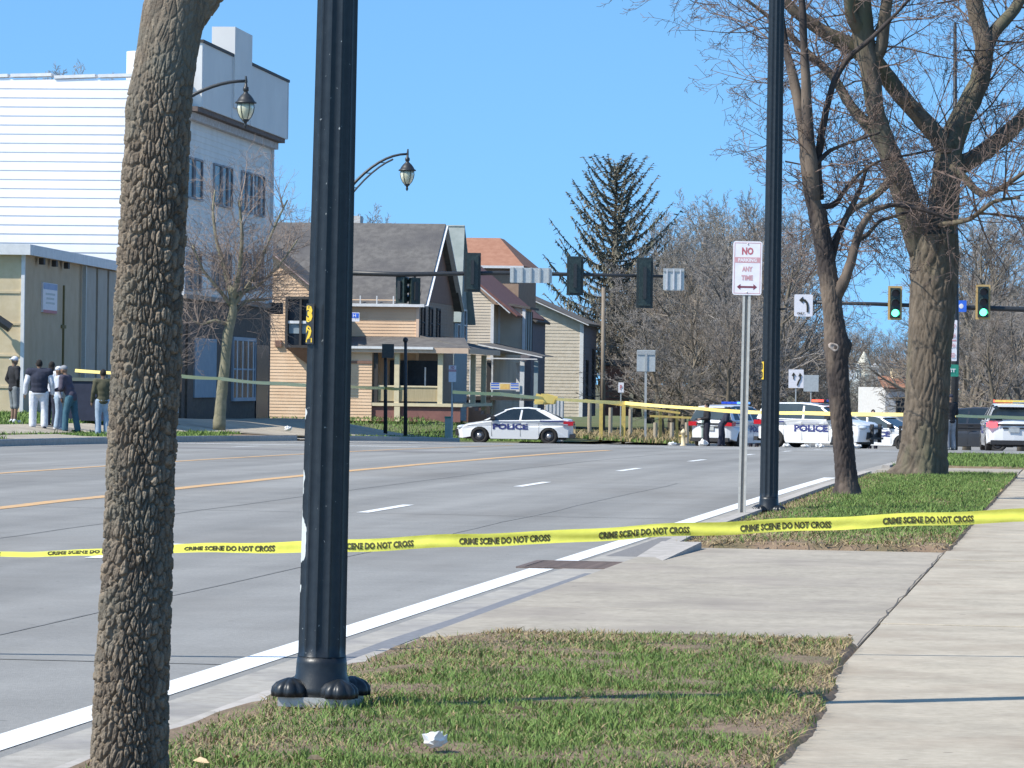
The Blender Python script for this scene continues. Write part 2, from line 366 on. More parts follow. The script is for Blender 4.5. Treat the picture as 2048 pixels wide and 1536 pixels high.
# joints and repairs
jn=thing('pavement_joints',None,None); jn['kind']='structure'
strip('lane_joint',seam,[(8,112,-9.9,-9.9),(8,60,-6.2,-6.2)],.03,.003,jn,wob=.08)
strip('gutter_sealant',tarblue,[(20.5,31.0,-3.92,-3.86)],.14,.007,jn,wob=.05)
cross('slab_joint',20.4,20.44,-22,-4.3,seam,.003)
for q in (44,): cross('slab_joint',q,q+.04,-23.5,-4.3,seam,.003)
mb=MB(); pr=[]
for i in range(27):
    a=22.2+i*.5; pr.append((a,-1.285+.03*noise.noise(Vector((a*2,0,0)))))
for (a,ta),(b,tb) in zip(pr,pr[1:]): k_=.004+.005*abs(noise.noise(Vector((a*3,1,1)))); mb.quad(W(a,ta-k_,.0645),W(a,ta+k_,.0645),W(b,tb+k_,.0645),W(b,tb-k_,.0645))
mb.build('driveway_crack',tar,jn)
# darker asphalt patches on the road and the drain
sheet('dark_asphalt_patch',88,91,-23.6,-14,lambda s,t:prof(s)+.0025,asphalt2,1,2)
sheet('dark_asphalt_patch',34.2,38.5,-4.15,-3.82,lambda s,t:prof(s)+.0048,asphalt2,1,.3)
dr=thing('storm_drain','rusty storm drain grate set in the gutter by the driveway kerb','drain',W(32.4,-4.12,.008),-PSI)
mb=MB(); mb.box(-.46,.46,-.62,-.56,-.1,.004); mb.box(-.46,.46,.56,.62,-.1,.004); mb.box(-.46,-.40,-.559,.559,-.1,.004); mb.box(.40,.46,-.559,.559,-.1,.004)
rust=mat('grate_iron',(.11,.085,.075),.8,(.2,.15,.13),14,.002,60,metal=.2)
mb.build('frame',rust,dr); mb=MB(); mb.box(-.4,.4,-.56,.56,-.3,-.12); mb.build('pit',mat('drain_pit',(.02,.018,.016),.95,(.03,.027,.024),5),dr)
bm_=MB().box(-.398,.398,-.02,.02,-.06,.001).mesh('bar',rust)
for i in range(15):
    o=link('bar',bm_,dr); o.location=(0,-.52+i*.0743,0)
# ------------------------------------------------------------------ grass
def blades(name,s0,s1,t0,t1,n,h,w,m,zf,dens,seed,label,lean=.5,parent=None):
    rg=np.random.default_rng(seed); S=rg.uniform(s0,s1,n*2); T=rg.uniform(t0,t1,n*2)
    keep=[]; 
    d=np.array([dens(a,b) for a,b in zip(S,T)]); k=rg.uniform(0,1,n*2)<d; S=S[k][:n]; T=T[k][:n]; n=len(S)
    Z=np.array([zf(a,b) for a,b in zip(S,T)])
    X=T*CP+S*SP; Y=S*CP-T*SP; B=np.stack([X,Y,Z],1)
    an=rg.uniform(0,2*PI,n); ln=rg.uniform(0,2*PI,n); H=h*rg.uniform(.45,1.25,n)*np.array([.65+1.0*max(0,.4+noise.noise(Vector((a*3.1,b*3.1,2)))) for a,b in zip(S,T)]); Lq=rg.uniform(.1,lean,n)*H*1.3
    ww=w*rg.uniform(.6,1.3,n)
    dx=np.stack([np.cos(an),np.sin(an),0*an],1)*ww[:,None]/2; lv=np.stack([np.cos(ln)*Lq,np.sin(ln)*Lq,H],1)
    mid=B+lv*np.array([.35,.35,.6]); tip=B+lv
    V=np.stack([B-dx,B+dx,mid+dx*.8,mid-dx*.8,tip],1).reshape(-1,3); a=np.arange(n)*5
    F=np.concatenate([np.stack([a,a+1,a+2],1),np.stack([a,a+2,a+3],1),np.stack([a+3,a+2,a+4],1)])
    c=np.array([noise.noise(Vector((x*1.3,y*1.3,0)))*.5+.5 for x,y in zip(S[::1],T)])*.5+rg.uniform(0,1,n)*.55
    me=np_mesh(name,V,F,m,attr=np.repeat(np.clip(c,0,1),5)); o=link(name,me,parent); o['label']=label; o['category']='grass'; o['kind']='stuff'; return o
def near_d(s,t):
    if t>vedge(s)-.02: return 0
    e=min(sm(-3.7,-2.45,t+.5*noise.noise(Vector((s*.7,t,0)))),sm(0,-.5,t-vedge(s)+.25*noise.noise(Vector((s*.9,t,9)))+.06)); e*=sm(5,5.2,s)
    far=sm(22.4,18.6,s+1.2*noise.noise(Vector((t*1.6,s,4))))*.8+.2
    return (.12+.88*e)*far*(.75+.6*max(0,noise.noise(Vector((s*2.1,t*2.1,7)))+.45))
def dry_d(s,t): return max(.22,min(1-near_d(s,t),sm(-3.75,-3.0,t)+.18))*(1 if t<vedge(s)-.03 else 0)
vzz=lambda s,t:vz(s,t)-.01
blades('grass',7.5,22.25,-3.68,-1.10,95000,.034,.0056,grassm,vzz,near_d,1,'green grass of the nearest verge around the fluted pole',.9)
blades('dead_grass',7.5,22.28,-3.7,-1.10,42000,.028,.0065,drym,vzz,dry_d,2,'straw brown dead grass and thatch edging the nearest verge',2.6)
def mid_d(s,t):
    e=min(sm(-3.68,-2.6,t+.4*noise.noise(Vector((s*.5,t,0)))),1); return (.12+.88*e)*(.15+.85*sm(35,42,s+2*noise.noise(Vector((t*1.5,1,s)))))*(.6+.6*max(0,noise.noise(Vector((s*.8,t*1.3,7)))+.4))
blades('grass',35.3,66.4,-3.66,-1.25,56000,.05,.010,grassm,vzz,mid_d,3,'green grass of the second verge under the two bare trees',.8)
blades('dead_grass',35.2,66.4,-3.7,-1.25,34000,.032,.012,drym,vzz,lambda s,t:max(.15,1-mid_d(s,t)),4,'brown dead grass at the driveway edge of the second verge',2.5)
blades('grass',73.6,91.8,-3.66,-1.25,14000,.07,.018,grassm,vzz,lambda s,t:1,5,'strip of green grass beyond the second driveway',.7)
blades('grass',84,118,-30.5,-24.3,26000,.09,.03,grassm,lambda s,t:hgt(s,t)-.01,lambda s,t:0 if (abs(t+26.6)<.78 or (88<s<97 and t>-25.6) or (s>112 and t>-25.4)) else 1,6,'green grass where the onlookers stand on the far side',.7)
blades('grass',167,178,-50,-22,26000,.10,.035,grassm,lambda s,t:hgt(s,t)-.01,lambda s,t:1,8,'green lawn bank before the orange house with the porch',.7)
blades('grass',126,150,-29,-24.3,6000,.08,.03,grassm,lambda s,t:hgt(s,t)-.01,lambda s,t:0 if t<-24.6 else 1,9,'thin grass along the far kerb before the side street',.7)
blades('dead_grass',168,215,-24,-17.8,14000,.25,.05,drym,lambda s,t:hgt(s,t)-.01,lambda s,t:.9,10,'tall dry weeds behind the yellow railing',.7)
blades('grass',168,215,-24,-17.8,16000,.16,.05,grassm,lambda s,t:hgt(s,t)-.01,lambda s,t:.9,12,'weedy green grass behind the yellow railing',.7)
# fallen leaves
leafm=mat('dead_leaf',(.36,.25,.14),.8,(.5,.4,.25),20,rand=.3); mb=MB(); mb.v=[(-.04,0,.004),(-.012,.022,.016),(.022,.02,.02),(.05,0,.008),(.02,-.022,.018),(-.012,-.02,.012),(0,0,.002)]
mb.f=[(6,0,1),(6,1,2),(6,2,3),(6,3,4),(6,4,5),(6,5,0)]; lm=mb.mesh('dead_leaf',leafm)
lr=random.Random(11)
lf=None
for i in range(30):
    s,t=(lr.uniform(12,22),lr.uniform(-3.7,-1.3)) if i<20 else (lr.uniform(36,62),lr.uniform(-3.7,-1.3))
    if lf is None:
        pass
    o=link('dead_leaf',lm); o.location=W(s,t,vz(s,t)+.028); o.rotation_euler=(lr.uniform(-.5,.5),lr.uniform(-.5,.5),lr.uniform(0,6)); k=lr.uniform(.4,.85); o.scale=(k,k,k)
    tag(o,'small curled brown dead leaf lying in the verge grass','leaf','dead leaves on the verges')
# ------------------------------------------------------------------ litter
whitep=mat('white_paper',(.80,.80,.78),.8,(.7,.7,.7),30)
def crumple(r,seed,m=whitep,flat=.6):
    mb=MB(); mb.ball((0,0,r*flat),(r,r,r*flat),12,8); rg=random.Random(seed); v=[]
    for p in mb.v:
        q=Vector(p); k=1+.55*noise.noise(q*(2.6/r)+Vector((seed,0,0)))+rg.uniform(-.12,.12); v.append((p[0]*k,p[1]*k,max(0,p[2]*k)))
    mb.v=v; return mb
def litter(x,Z,r,label,seed,flat=.6,zo=0):
    P=G(x,Z); mb=crumple(r,seed,flat=flat); o=mb.build('crumpled_paper',whitep); o.location=P+Vector((0,0,zo)); tag(o,label,'litter'); return o
P=onground(868,1532,.06); o=crumple(.04,3,flat=.75).build('crumpled_paper',whitep); o.location=W(*st(P),vz(*st(P))+.02); tag(o,'white crumpled tissue lying in the grass nearest the camera','litter')
for i,(x,Z,r,l,f) in enumerate(((1346,160,.16,'small white scrap on the road before the yellow railing, left of two',.5),(1408,158,.2,'larger white scrap on the road by the end of the railing kerb',.6),
     (1575,150,.16,'white scrap on the road just right of the second dark pole',.4),(1612,149,.14,'white scrap on the road below the POLICE lettering of the patrol car',.4),(1640,151,.18,'rightmost white scrap below the patrol car door',.4),
     (1405,164,.12,'white scrap beside the shoes of the officer at the railing',.6),(1975,93,.05,'white cup lying at the far grass strip',.8),(1713,147,.18,'white scrap near the front wheel of the patrol car',.5),
     (577,123,.12,'white scrap on the end of the far kerb',.6))):
    litter(x,Z,r,l,20+i,f,zo=.16 if i==8 else 0)
# ------------------------------------------------------------------ lettering
def text_mesh(txt,size=1.0,bold=.0):
    cu=bpy.data.curves.new('t','FONT'); cu.body=txt; cu.size=size; cu.offset=bold; cu.resolution_u=2
    o=bpy.data.objects.new('t',cu); me=bpy.data.meshes.new_from_object(o)
    v=[tuple(x.co) for x in me.vertices]; f=[tuple(p.vertices) for p in me.polygons]
    bpy.data.objects.remove(o); bpy.data.curves.remove(cu); bpy.data.meshes.remove(me); return v,f
def lettering(name,txt,m,parent,w,h,fn,bold=.02,sub=False):
    """text fitted into w x h, centred on (0,0), mapped to 3-D by fn(u,v)"""
    v,f=text_mesh(txt,1,bold); xs=[p[0] for p in v]; ys=[p[1] for p in v]; x0,x1,y0,y1=min(xs),max(xs),min(ys),max(ys)
    mb=MB(); mb.v=[tuple(fn(((p[0]-x0)/(x1-x0)-.5)*w,((p[1]-y0)/(y1-y0)-.5)*h)) for p in v]; mb.f=f
    return mb.build(name,m,parent)
ink=mat('black_ink',(.02,.02,.015),.6,(.035,.03,.02),40)
tapeink=mat('tape_ink',(.045,.04,.008),.5,(.16,.14,.02),70,lo=.5,hi=.7)
# ------------------------------------------------------------------ fluted street lamp pole
pole_paint=mat('pole_paint_worn',(.012,.015,.019),.38,(.02,.024,.028),22,.0006,120,metal=.15)
def wear_paint():
    m=mat('pole_paint_peeling',(.012,.015,.019),.34,(.02,.024,.028),22,.0006,120,metal=.15); t=m.node_tree; L=t.links.new; b=t.nodes['Principled BSDF']
    src=b.inputs['Base Color'].links[0].from_socket; tc=[n for n in t.nodes if n.type=='TEX_COORD'][0]
    sp=t.nodes.new('ShaderNodeSeparateXYZ'); L(tc.outputs['Object'],sp.inputs[0])
    n=t.nodes.new('ShaderNodeTexNoise'); n.inputs['Scale'].default_value=13; n.inputs['Detail'].default_value=3; mp=t.nodes.new('ShaderNodeMapping'); mp.inputs['Scale'].default_value=(1.4,1.4,.45); L(tc.outputs['Object'],mp.inputs[0]); L(mp.outputs[0],n.inputs[0])
    def mth(op,a,b_=None):
        x=t.nodes.new('ShaderNodeMath'); x.operation=op
        for i,q in enumerate((a,b_)):
            if q is None: continue
            if hasattr(q,'node'): L(q,x.inputs[i])
            else: x.inputs[i].default_value=q
        return x.outputs[0]
    def win(v,c,w): return mth('SUBTRACT',1.0,mth('DIVIDE',mth('ABSOLUTE',mth('SUBTRACT',v,c)),w))
    g=mth('MAXIMUM',0,win(sp.outputs['Z'],.74,.40)); h=mth('MAXIMUM',0,win(sp.outputs['X'],-.095,.06)); g2=mth('MAXIMUM',0,win(sp.outputs['Z'],1.22,.08))
    k=mth('ADD',mth('MULTIPLY',mth('MULTIPLY',mth('ADD',g,g2),h),1.0),mth('MULTIPLY',mth('SUBTRACT',n.outputs[0],.5),2.0))
    mr=t.nodes.new('ShaderNodeMapRange'); mr.inputs[1].default_value=.56; mr.inputs[2].default_value=.59; L(k,mr.inputs[0])
    n2=t.nodes.new('ShaderNodeTexNoise'); n2.inputs['Scale'].default_value=60; L(tc.outputs['Object'],n2.inputs[0])
    mr2=t.nodes.new('ShaderNodeMapRange'); mr2.inputs[1].default_value=.73; mr2.inputs[2].default_value=.77; L(n2.outputs[0],mr2.inputs[0])
    mx=t.nodes.new('ShaderNodeMix'); mx.data_type='RGBA'; L(mth('MAXIMUM',mr.outputs[0],mth('MULTIPLY',mr2.outputs[0],.45)),mx.inputs[0]); L(src,mx.inputs[6]); mx.inputs[7].default_value=(.62,.64,.62,1); L(mx.outputs[2],b.inputs['Base Color'])
    return m
peel=wear_paint()
signgrey=mat('sign_back',(.52,.54,.53),.5,(.44,.46,.46),12,metal=.3)
glassg=mat('lamp_glass',(.72,.70,.52),.25,(.62,.60,.42),30,trans=.25)
def fluted(mb,z0,z1,ra,rb,nf=12,seg=12,amp=.13,c=(0,0)):
    n=nf*seg; zs=[z0,z0+.02,z0+.05]+[z0+.05+(z1-z0-.05)*i/10 for i in range(1,11)]; base=len(mb.v)
    for k,z in enumerate(zs):
        r=ra+(rb-ra)*(z-z0)/(z1-z0); f=0 if k==0 else (.6 if k==1 else 1)
        for j in range(n):
            u=(j%seg)/seg; g=math.sin(PI*u)**.7 if u<.999 else 0; g=g if .08<u<.92 else 0
            q=r*(1-amp*f*g); a=2*PI*j/n; mb.v.append((c[0]+q*math.cos(a),c[1]+q*math.sin(a),z))
    for i in range(len(zs)-1):
        for j in range(n): a=base+i*n+j; b=base+i*n+(j+1)%n; mb.f.append((a,b,b+n,a+n))
def lantern(parent,c,m,scale=1.0):
    k=scale; c=Vector(c)
    mb=MB(); mb.lathe([(r*k,z*k) for r,z in ((.02,.62),(.035,.60),(.04,.52),(.07,.50),(.075,.42),(.05,.40),(.06,.36),(.13,.30),(.19,.22),(.22,.16),(.27,.13),(.27,.10),(.2,.09))],20,c); mb.build('lamp_cap',m,parent,True)
    mb=MB(); mb.lathe([(r*k,z*k) for r,z in ((.195,.09),(.21,.0),(.19,-.12),(.14,-.24),(.08,-.31))],20,c); g=mb.build('lamp_globe',glassg,parent,True)
    mb=MB(); mb.lathe([(r*k,z*k) for r,z in ((.09,-.30),(.085,-.34),(.04,-.37),(.03,-.42),(.045,-.45),(.01,-.52))],14,c); mb.build('finial',m,parent,True)
    for i in range(6):
        a=2*PI*i/6; mb=MB(); mb.tube([c+Vector((math.cos(a)*r*k,math.sin(a)*r*k,z*k)) for r,z in ((.205,.09),(.218,0),(.198,-.12),(.147,-.24),(.085,-.31))],.010*k,4); mb.build('rib',m,parent)
def lamp_arm(parent,p0,p1,m,scroll=True,w=.05):
    p0=Vector(p0); p1=Vector(p1); d=p1-p0
    pts=[p0+Vector((d.x*(1-math.cos(u*PI/2)) if False else d.x*u, d.y*u, d.z*math.sin(u*PI/2)**.8)) for u in [i/10 for i in range(11)]]
    mb=MB(); mb.tube(pts,[w*(1-.3*i/10) for i in range(11)],8); mb.build('lamp_arm',m,parent,True)
    if scroll:
        q=[p+Vector((0,0,-.28*(1-i/10)-.04)) for i,p in enumerate(pts)]; mb=MB(); mb.tube(q[:9],w*.6,6); 
        for i in range(0,8,2): mb.bar(pts[i],q[i+1],w*.5)
        mb.build('arm_brace',m,parent)
def lamp_pole(label,loc,H,ra,rb,m,lean=0,fl=True,arms=(),bulbs=True,plate=.40,group=None,rz=0,baseh=.18,ornate=True):
    t=thing('street_lamp',label,'street lamp',loc,rz,group,ry=lean)
    mb=MB()
    if fl: fluted(mb,baseh,H,ra,rb)
    else: mb.lathe([(ra,baseh),(rb,H)],20)
    mb.build('pole',m,t,True)
    mb=MB(); mb.lathe([(ra*1.35,.0),(ra*1.28,.05),(ra*1.05,.10),(ra*1.03,baseh-.03),(ra*.99,baseh)],28); mb.build('base_collar',m if m is not peel else pole_paint,t,True)
    if bulbs:
        d=plate*.36
        for sx in (-1,1):
            for sy in (-1,1):
                mb=MB(); mb.lathe([(.080,0),(.082,.02),(.078,.04),(.060,.060),(.032,.072),(.012,.079),(.001,.08)],60,(sx*d,sy*d,.012),fn=lambda a,z:1-.16*abs(math.cos(a*4+.4))**6); mb.build('bolt_cover',pole_paint,t,True)
    mb=MB(); mb.box(-plate/2,plate/2,-plate/2,plate/2,-.03,.012); mb.build('base_plate',galv,t)
    for (dx,dz,z) in arms:
        lamp_arm(t,(0,0,z),(dx,0,z+dz),m); lantern(t,(dx,0,z+dz-.62-.02),m,1)
        mb=MB(); mb.tube([(dx,0,z+dz-.03),(dx,0,z+dz+.12)],[.03,.015],8); mb.build('arm_tip',m,t)
    return t
pb=at(641,1452,17.1); s_,t_=st(pb); pz0=vz(s_,t_)+.035
np_=lamp_pole('nearest black fluted lamp pole with peeling paint and yellow 32',(pb.x,pb.y,pz0),9.2,.105,.055,peel,lean=.0105,arms=(),rz=R(-12),plate=.30)
del np_
np_=[o for o in col.objects if o.name.startswith('street_lamp')][0]
lamp_arm(np_,(0,0,8.2),(-2.4,-.3,9.0),pole_paint); lantern(np_,(-2.4,-.3,8.36),pole_paint)
yel=mat('yellow_vinyl',(.68,.46,.03),.5,(.58,.4,.03),30)
blk=mat('black_vinyl',(.015,.015,.015),.5,(.03,.03,.03),30)
ang0=R(-90-58+14)
def cyl(r,a0,z0):
    return lambda u,v: (r*math.cos(a0+u/r), r*math.sin(a0+u/r), z0+v)
zc=1.5+(758-650)*17.1/8000-pz0
mb=MB(); n=8
for i in range(n):
    f=cyl(.1045,ang0,zc); a,b=-.033+.066*i/n,-.033+.066*(i+1)/n; mb.quad(f(a,-.086),f(b,-.086),f(b,.086),f(a,.086))
mb.build('number_decal',blk,np_)
lettering('digit','3',yel,np_,.050,.072,cyl(.1062,ang0,zc+.043),.06); lettering('digit','2',yel,np_,.050,.072,cyl(.1062,ang0,zc-.043),.06)
# second pole
p2=G(1541,45.0); s_,t_=st(p2); p2.z=vz(s_,t_)
q=lamp_pole('second black fluted lamp pole beside the no parking sign',p2,9.2,.104,.078,pole_paint,lean=.0015,arms=(),plate=.30)
lamp_arm(q,(0,0,8.2),(-2.4,-.3,9.0),pole_paint); lantern(q,(-2.4,-.3,8.36),pole_paint)
zc=1.5+(768-740)*45/8000-p2.z; ang0=R(-90-76); f=cyl(.1045,ang0,zc); mb=MB()
for i in range(6):
    a,b=-.04+.08*i/6,-.04+.08*(i+1)/6; mb.quad(f(a,-.10),f(b,-.10),f(b,.10),f(a,.10))
mb.build('number_decal',yel,q)
lettering('digit','3',blk,q,.05,.075,cyl(.1062,ang0,zc+.047),.04); lettering('digit','3',blk,q,.05,.075,cyl(.1062,ang0,zc-.047),.04)
mb=MB(); mb.bar((.09,0,1.5+(769-618)*45/8000-p2.z),(.16,-.03,1.5+(769-617)*45/8000-p2.z),.022); mb.build('bracket_stub',black,q)
# ------------------------------------------------------------------ no parking sign
sp_=G(1487,43.5); s_,t_=st(sp_); sp_.z=vz(s_,t_)-.03
ns=thing('parking_sign','white and red no parking any time sign on a twin channel post',"sign",sp_,R(-6),ry=.009)
H=1.5+(768-482)*43.5/8000-sp_.z
mb=MB()
for sx in (-1,1): mb.box(sx*.030-.013,sx*.030+.013,-.012,.012,0,H-.05)
chan=mat('post_channel',(.60,.57,.50),.5,(.50,.47,.42),20,metal=.35); mb.build('post',chan,ns)
mb=MB(); mb.box(-.017,.017,.006,.018,0,H-.05); mb.build('post_web',mat('post_web',(.24,.23,.21),.7,(.3,.28,.25),20),ns)
def plate(mb,w,h,zc,y,d,r=.03,n=5):
    pts=[]
    for cx,cz,a0 in ((w/2-r,h/2-r,0),(-w/2+r,h/2-r,90),(-w/2+r,-h/2+r,180),(w/2-r,-h/2+r,270)):
        for i in range(n+1): a=R(a0+90*i/n); pts.append((cx+r*math.cos(a),cz+r*math.sin(a)))
    mb.prism(pts,lambda u,v:(u,y,v+zc),lambda u,v:(u,y+d,v+zc)); return mb
signw=mat('sign_white',(.80,.77,.79),.45,(.72,.70,.73),12); signr=mat('sign_red',(.42,.10,.13),.5,(.5,.16,.18),18); signrp=mat('sign_red_faded',(.62,.36,.38),.5,(.55,.28,.3),18)
w,h=.318,.585; zc=H-h/2
mb=MB(); plate(mb,w,h,zc,-.020,.003); pl=mb.build('sign_plate',signw,ns)
def ontop(yy,zc): return lambda u,v:(u,yy,zc+v)
mb=MB()
for x0,x1,z0,z1 in ((-.143,.143,.270,.276),(-.143,.143,-.276,-.270),(-.143,-.137,-.270,.270),(.137,.143,-.270,.270)): mb.box(x0,x1,-.0215,-.0203,zc+z0,zc+z1)
mb.build('border',signrp,pl)
mb=MB(); mb.box(-.137,.137,-.0215,-.0203,zc+.058,zc+.118); mb.build('red_band',signrp,pl)
lettering('lettering','NO',signr,pl,.125,.082,ontop(-.0218,zc+.185),.045)
lettering('lettering','PARKING',signw,pl,.20,.036,ontop(-.0222,zc+.088),.03)
lettering('lettering','ANY',signrp,pl,.115,.056,ontop(-.0218,zc-.010),.045)
lettering('lettering','TIME',signrp,pl,.125,.056,ontop(-.0218,zc-.105),.045)
mb=MB(); a=.0215
mb.poly([(x,-.0218,zc-.205+z) for x,z in ((-.11,0),(-.07,.032),(-.07,.010),(.07,.010),(.07,.032),(.11,0),(.07,-.032),(.07,-.010),(-.07,-.010),(-.07,-.032))][::1]); mb.build('arrow',mat('arrow_red',(.16,.03,.05),.5,(.2,.05,.07),20),pl)
mb=MB(); mb.ball((0,-.022,H-.03),.008,8,4); mb.ball((0,-.022,H-h+.03),.008,8,4); mb.build('bolt',galv,ns)
# ------------------------------------------------------------------ near crime scene tape
tapey=mat('tape_yellow',(.74,.71,.11),.3,(.62,.60,.08),6,.002,20,lo=.3,hi=.7,spec=.6)
TP=[(-260,1118,74),(0,1108,68),(120,1106,66),(210,1104,62),(350,1098,52),(480,1096,44),(600,1094,30),(700,1091,18),(900,1082,12),(1100,1075,10),(1300,1062,10),(1500,1054,8),(1700,1045,12),(1850,1038,14),(2048,1031,8),(2300,1016,10)]
ZT=21.2
def tape_pt(x):
    for (a,ya,ta),(b,yb,tb) in zip(TP,TP[1:]):
        if x<=b or b==TP[-1][0]:
            k=(x-a)/(b-a); k=max(-.5,min(1,k)); k2=k; return at(x,ya+(yb-ya)*k2+1.2*math.sin(x/37.),ZT), R(ta+(tb-ta)*k2)
def tape_surf(x,v,off=0):      # v in -0.5..0.5 across the 76 mm band
    c,th=tape_pt(x); up=Vector((0,math.sin(th),math.cos(th))); nrm=Vector((0,-math.cos(th),math.sin(th)))
    buck=.0030*math.sin(v*PI*2.2+x/90)+.002*noise.noise(Vector((x/40,v*2,0)))
    return c+up*(v*.070)+nrm*(buck+off)
tp=thing('barrier_tape','yellow crime scene tape stretched across the foreground at knee height','tape',tape_surf(-260,0),world=True)
mb=MB(); xs=[-260+i*2560/640 for i in range(641)]; nv=13
for x in xs:
    for j in range(nv): mb.v.append(tuple(tape_surf(x,j/(nv-1)-.5)))
for i in range(640):
    for j in range(nv-1): a=i*nv+j; mb.f.append((a,a+nv,a+nv+1,a+1))
mb.build('band',tapey,tp,True)
for x0 in (-90,186,459,736,1009,1288,1571,1856):
    v,f=text_mesh('CRIME SCENE DO NOT CROSS',1,.045); X=[p[0] for p in v]; a,b=min(X),max(X); Y=[p[1] for p in v]; c,d=min(Y),max(Y)
    wd=182; mb=MB(); mb.v=[tuple(tape_surf(x0-wd/2+(p[0]-a)/(b-a)*wd,((p[1]-c)/(d-c)-.5)*.52-.06,.0030)) for p in v]; mb.f=f
    mb.build('lettering',tapeink,tp)
# ------------------------------------------------------------------ bark by relief
def bark_tube(name,pts,rad,m,parent,nth=270,dz=.003,cells=24,amp=.012,asp=1.9,smooth_top=None,seed=1,knots=(),flare=None,fine=.3):
    pts=[Vector(p) for p in pts]; L=[0]
    for a,b in zip(pts,pts[1:]): L.append(L[-1]+(b-a).length)
    n=int(L[-1]/dz)+1; U=np.linspace(0,L[-1],n)
    # smooth path (Catmull-ish by numpy interp + box smoothing)
    P=np.stack([np.interp(U,L,[p[k] for p in pts]) for k in range(3)],1); rr=np.interp(U,L,rad)
    kw=max(3,int(.12/dz))|1; ker=np.ones(kw)/kw
    for k in range(3): e=np.pad(P[:,k],kw//2,mode='reflect',reflect_type='odd'); P[:,k]=np.convolve(e,ker,'valid')
    th=np.linspace(0,2*PI,nth,endpoint=False); T,Z=np.meshgrid(th,U)
    rm=float(np.mean(rad)); cw=2*PI*rm/cells; ch=cw*asp
    rg=np.random.default_rng(seed); wob=np.zeros_like(T); 
    for q in range(6):
        k=rg.integers(1,6); ph=rg.uniform(0,2*PI,2); wob+=np.sin(T*k+ph[0]+Z*rg.uniform(3,22))/(q+2)
    gu=T/(2*PI)*cells+.35*np.sin(Z/ch*.5+2*T)+.28*wob; gv=Z/ch+.35*wob
    def vor(gu,gv,nu,sd):
        iu=np.floor(gu).astype(int); iv=np.floor(gv).astype(int); f1=np.full(gu.shape,9.); f2=np.full(gu.shape,9.); hid=np.zeros(gu.shape)
        for du in (-1,0,1):
            for dv in (-1,0,1):
                cu=iu+du; cv=iv+dv; key=((cu%nu)*73856093 ^ cv*19349663 ^ sd*83492791)&0xffffff
                h1=np.sin(key*12.9898)*43758.5453; h1-=np.floor(h1); h2=np.sin(key*78.233)*12345.678; h2-=np.floor(h2)
                d=np.hypot(cu+h1-gu,(cv+h2-gv)); new=d<f1; f2=np.where(new,f1,np.minimum(f2,d)); hid=np.where(new,h1,hid); f1=np.where(new,d,f1)
        return f1,f2,hid
    f1,f2,hid=vor(gu,gv,cells,seed); e=f2-f1; plate=np.clip((e-.05)/.28,0,1); plate=plate*plate*(3-2*plate)
    g1,g2,hd2=vor(gu*2.6,gv*2.2+7,max(1,int(cells*2.6)),seed+5); p2=np.clip((g2-g1)/.4,0,1)
    D=plate*(.75+.6*hid)+fine*p2+.25*wob*.3
    A=amp*np.ones_like(U)
    if smooth_top: A=amp*(1-(1-smooth_top[2])*np.clip((U-smooth_top[0])/(smooth_top[1]-smooth_top[0]),0,1))
    off=(D-.8)*A[:,None]
    for (kz,ka,kr,kh) in knots: off+=kh*np.exp(-(((Z-kz)/kr)**2+((np.angle(np.exp(1j*(T-ka))))*rm/kr)**2))
    radm=rr[:,None]*(1+.035*np.sin(2*T+Z*1.1)+.02*np.sin(3*T+Z*2.3))+off
    if flare: 
        lob=(.55+.45*np.cos(flare[2]*T+.8)); radm+=np.exp(-Z/flare[0])*flare[1]*lob
    t=np.gradient(P,axis=0); t/=np.linalg.norm(t,axis=1)[:,None]; x=np.cross(np.tile([0.,1.,0.],(n,1)),t); x/=np.linalg.norm(x,axis=1)[:,None]; y=np.cross(t,x)
    V=P[:,None,:]+x[:,None,:]*(np.cos(T)*radm)[...,None]+y[:,None,:]*(np.sin(T)*radm)[...,None]
    o_=ORG.get(parent.name,Vector((0,0,0))); V=V.reshape(-1,3)-np.array(o_)
    ii,jj=np.meshgrid(np.arange(n-1),np.arange(nth),indexing='ij'); a=ii*nth+jj; b=ii*nth+(jj+1)%nth
    F=np.stack([a,b,b+nth,a+nth],-1).reshape(-1,4)
    me=np_mesh(name,V,F,m,smooth=False,attr=np.clip(hid*.7+.3*rg.uniform(0,1,hid.shape),0,1).ravel()); me.polygons.foreach_set('use_smooth',np.ones(len(F),bool))
    return link(name,me,parent)
bark1=mat('bark_grey_brown',(.075,.058,.044),.95,(.28,.225,.165),attr=True,bump=.006,scale=110,c3=(.16,.15,.12),scale3=3.5)
bark2=mat('bark_brown',(.085,.066,.048),.95,(.165,.13,.095),10,.006,55,c3=(.12,.115,.07),scale3=1.4,stretch=(1,1,.35))
bark3=mat('bark_dark',(.032,.024,.022),.9,(.062,.047,.04),12,.004,60,c3=(.2,.15,.11),scale3=2,stretch=(1,1,.4))
twigm=mat('twig_bark',(.11,.075,.058),.9,(.17,.12,.10),4)
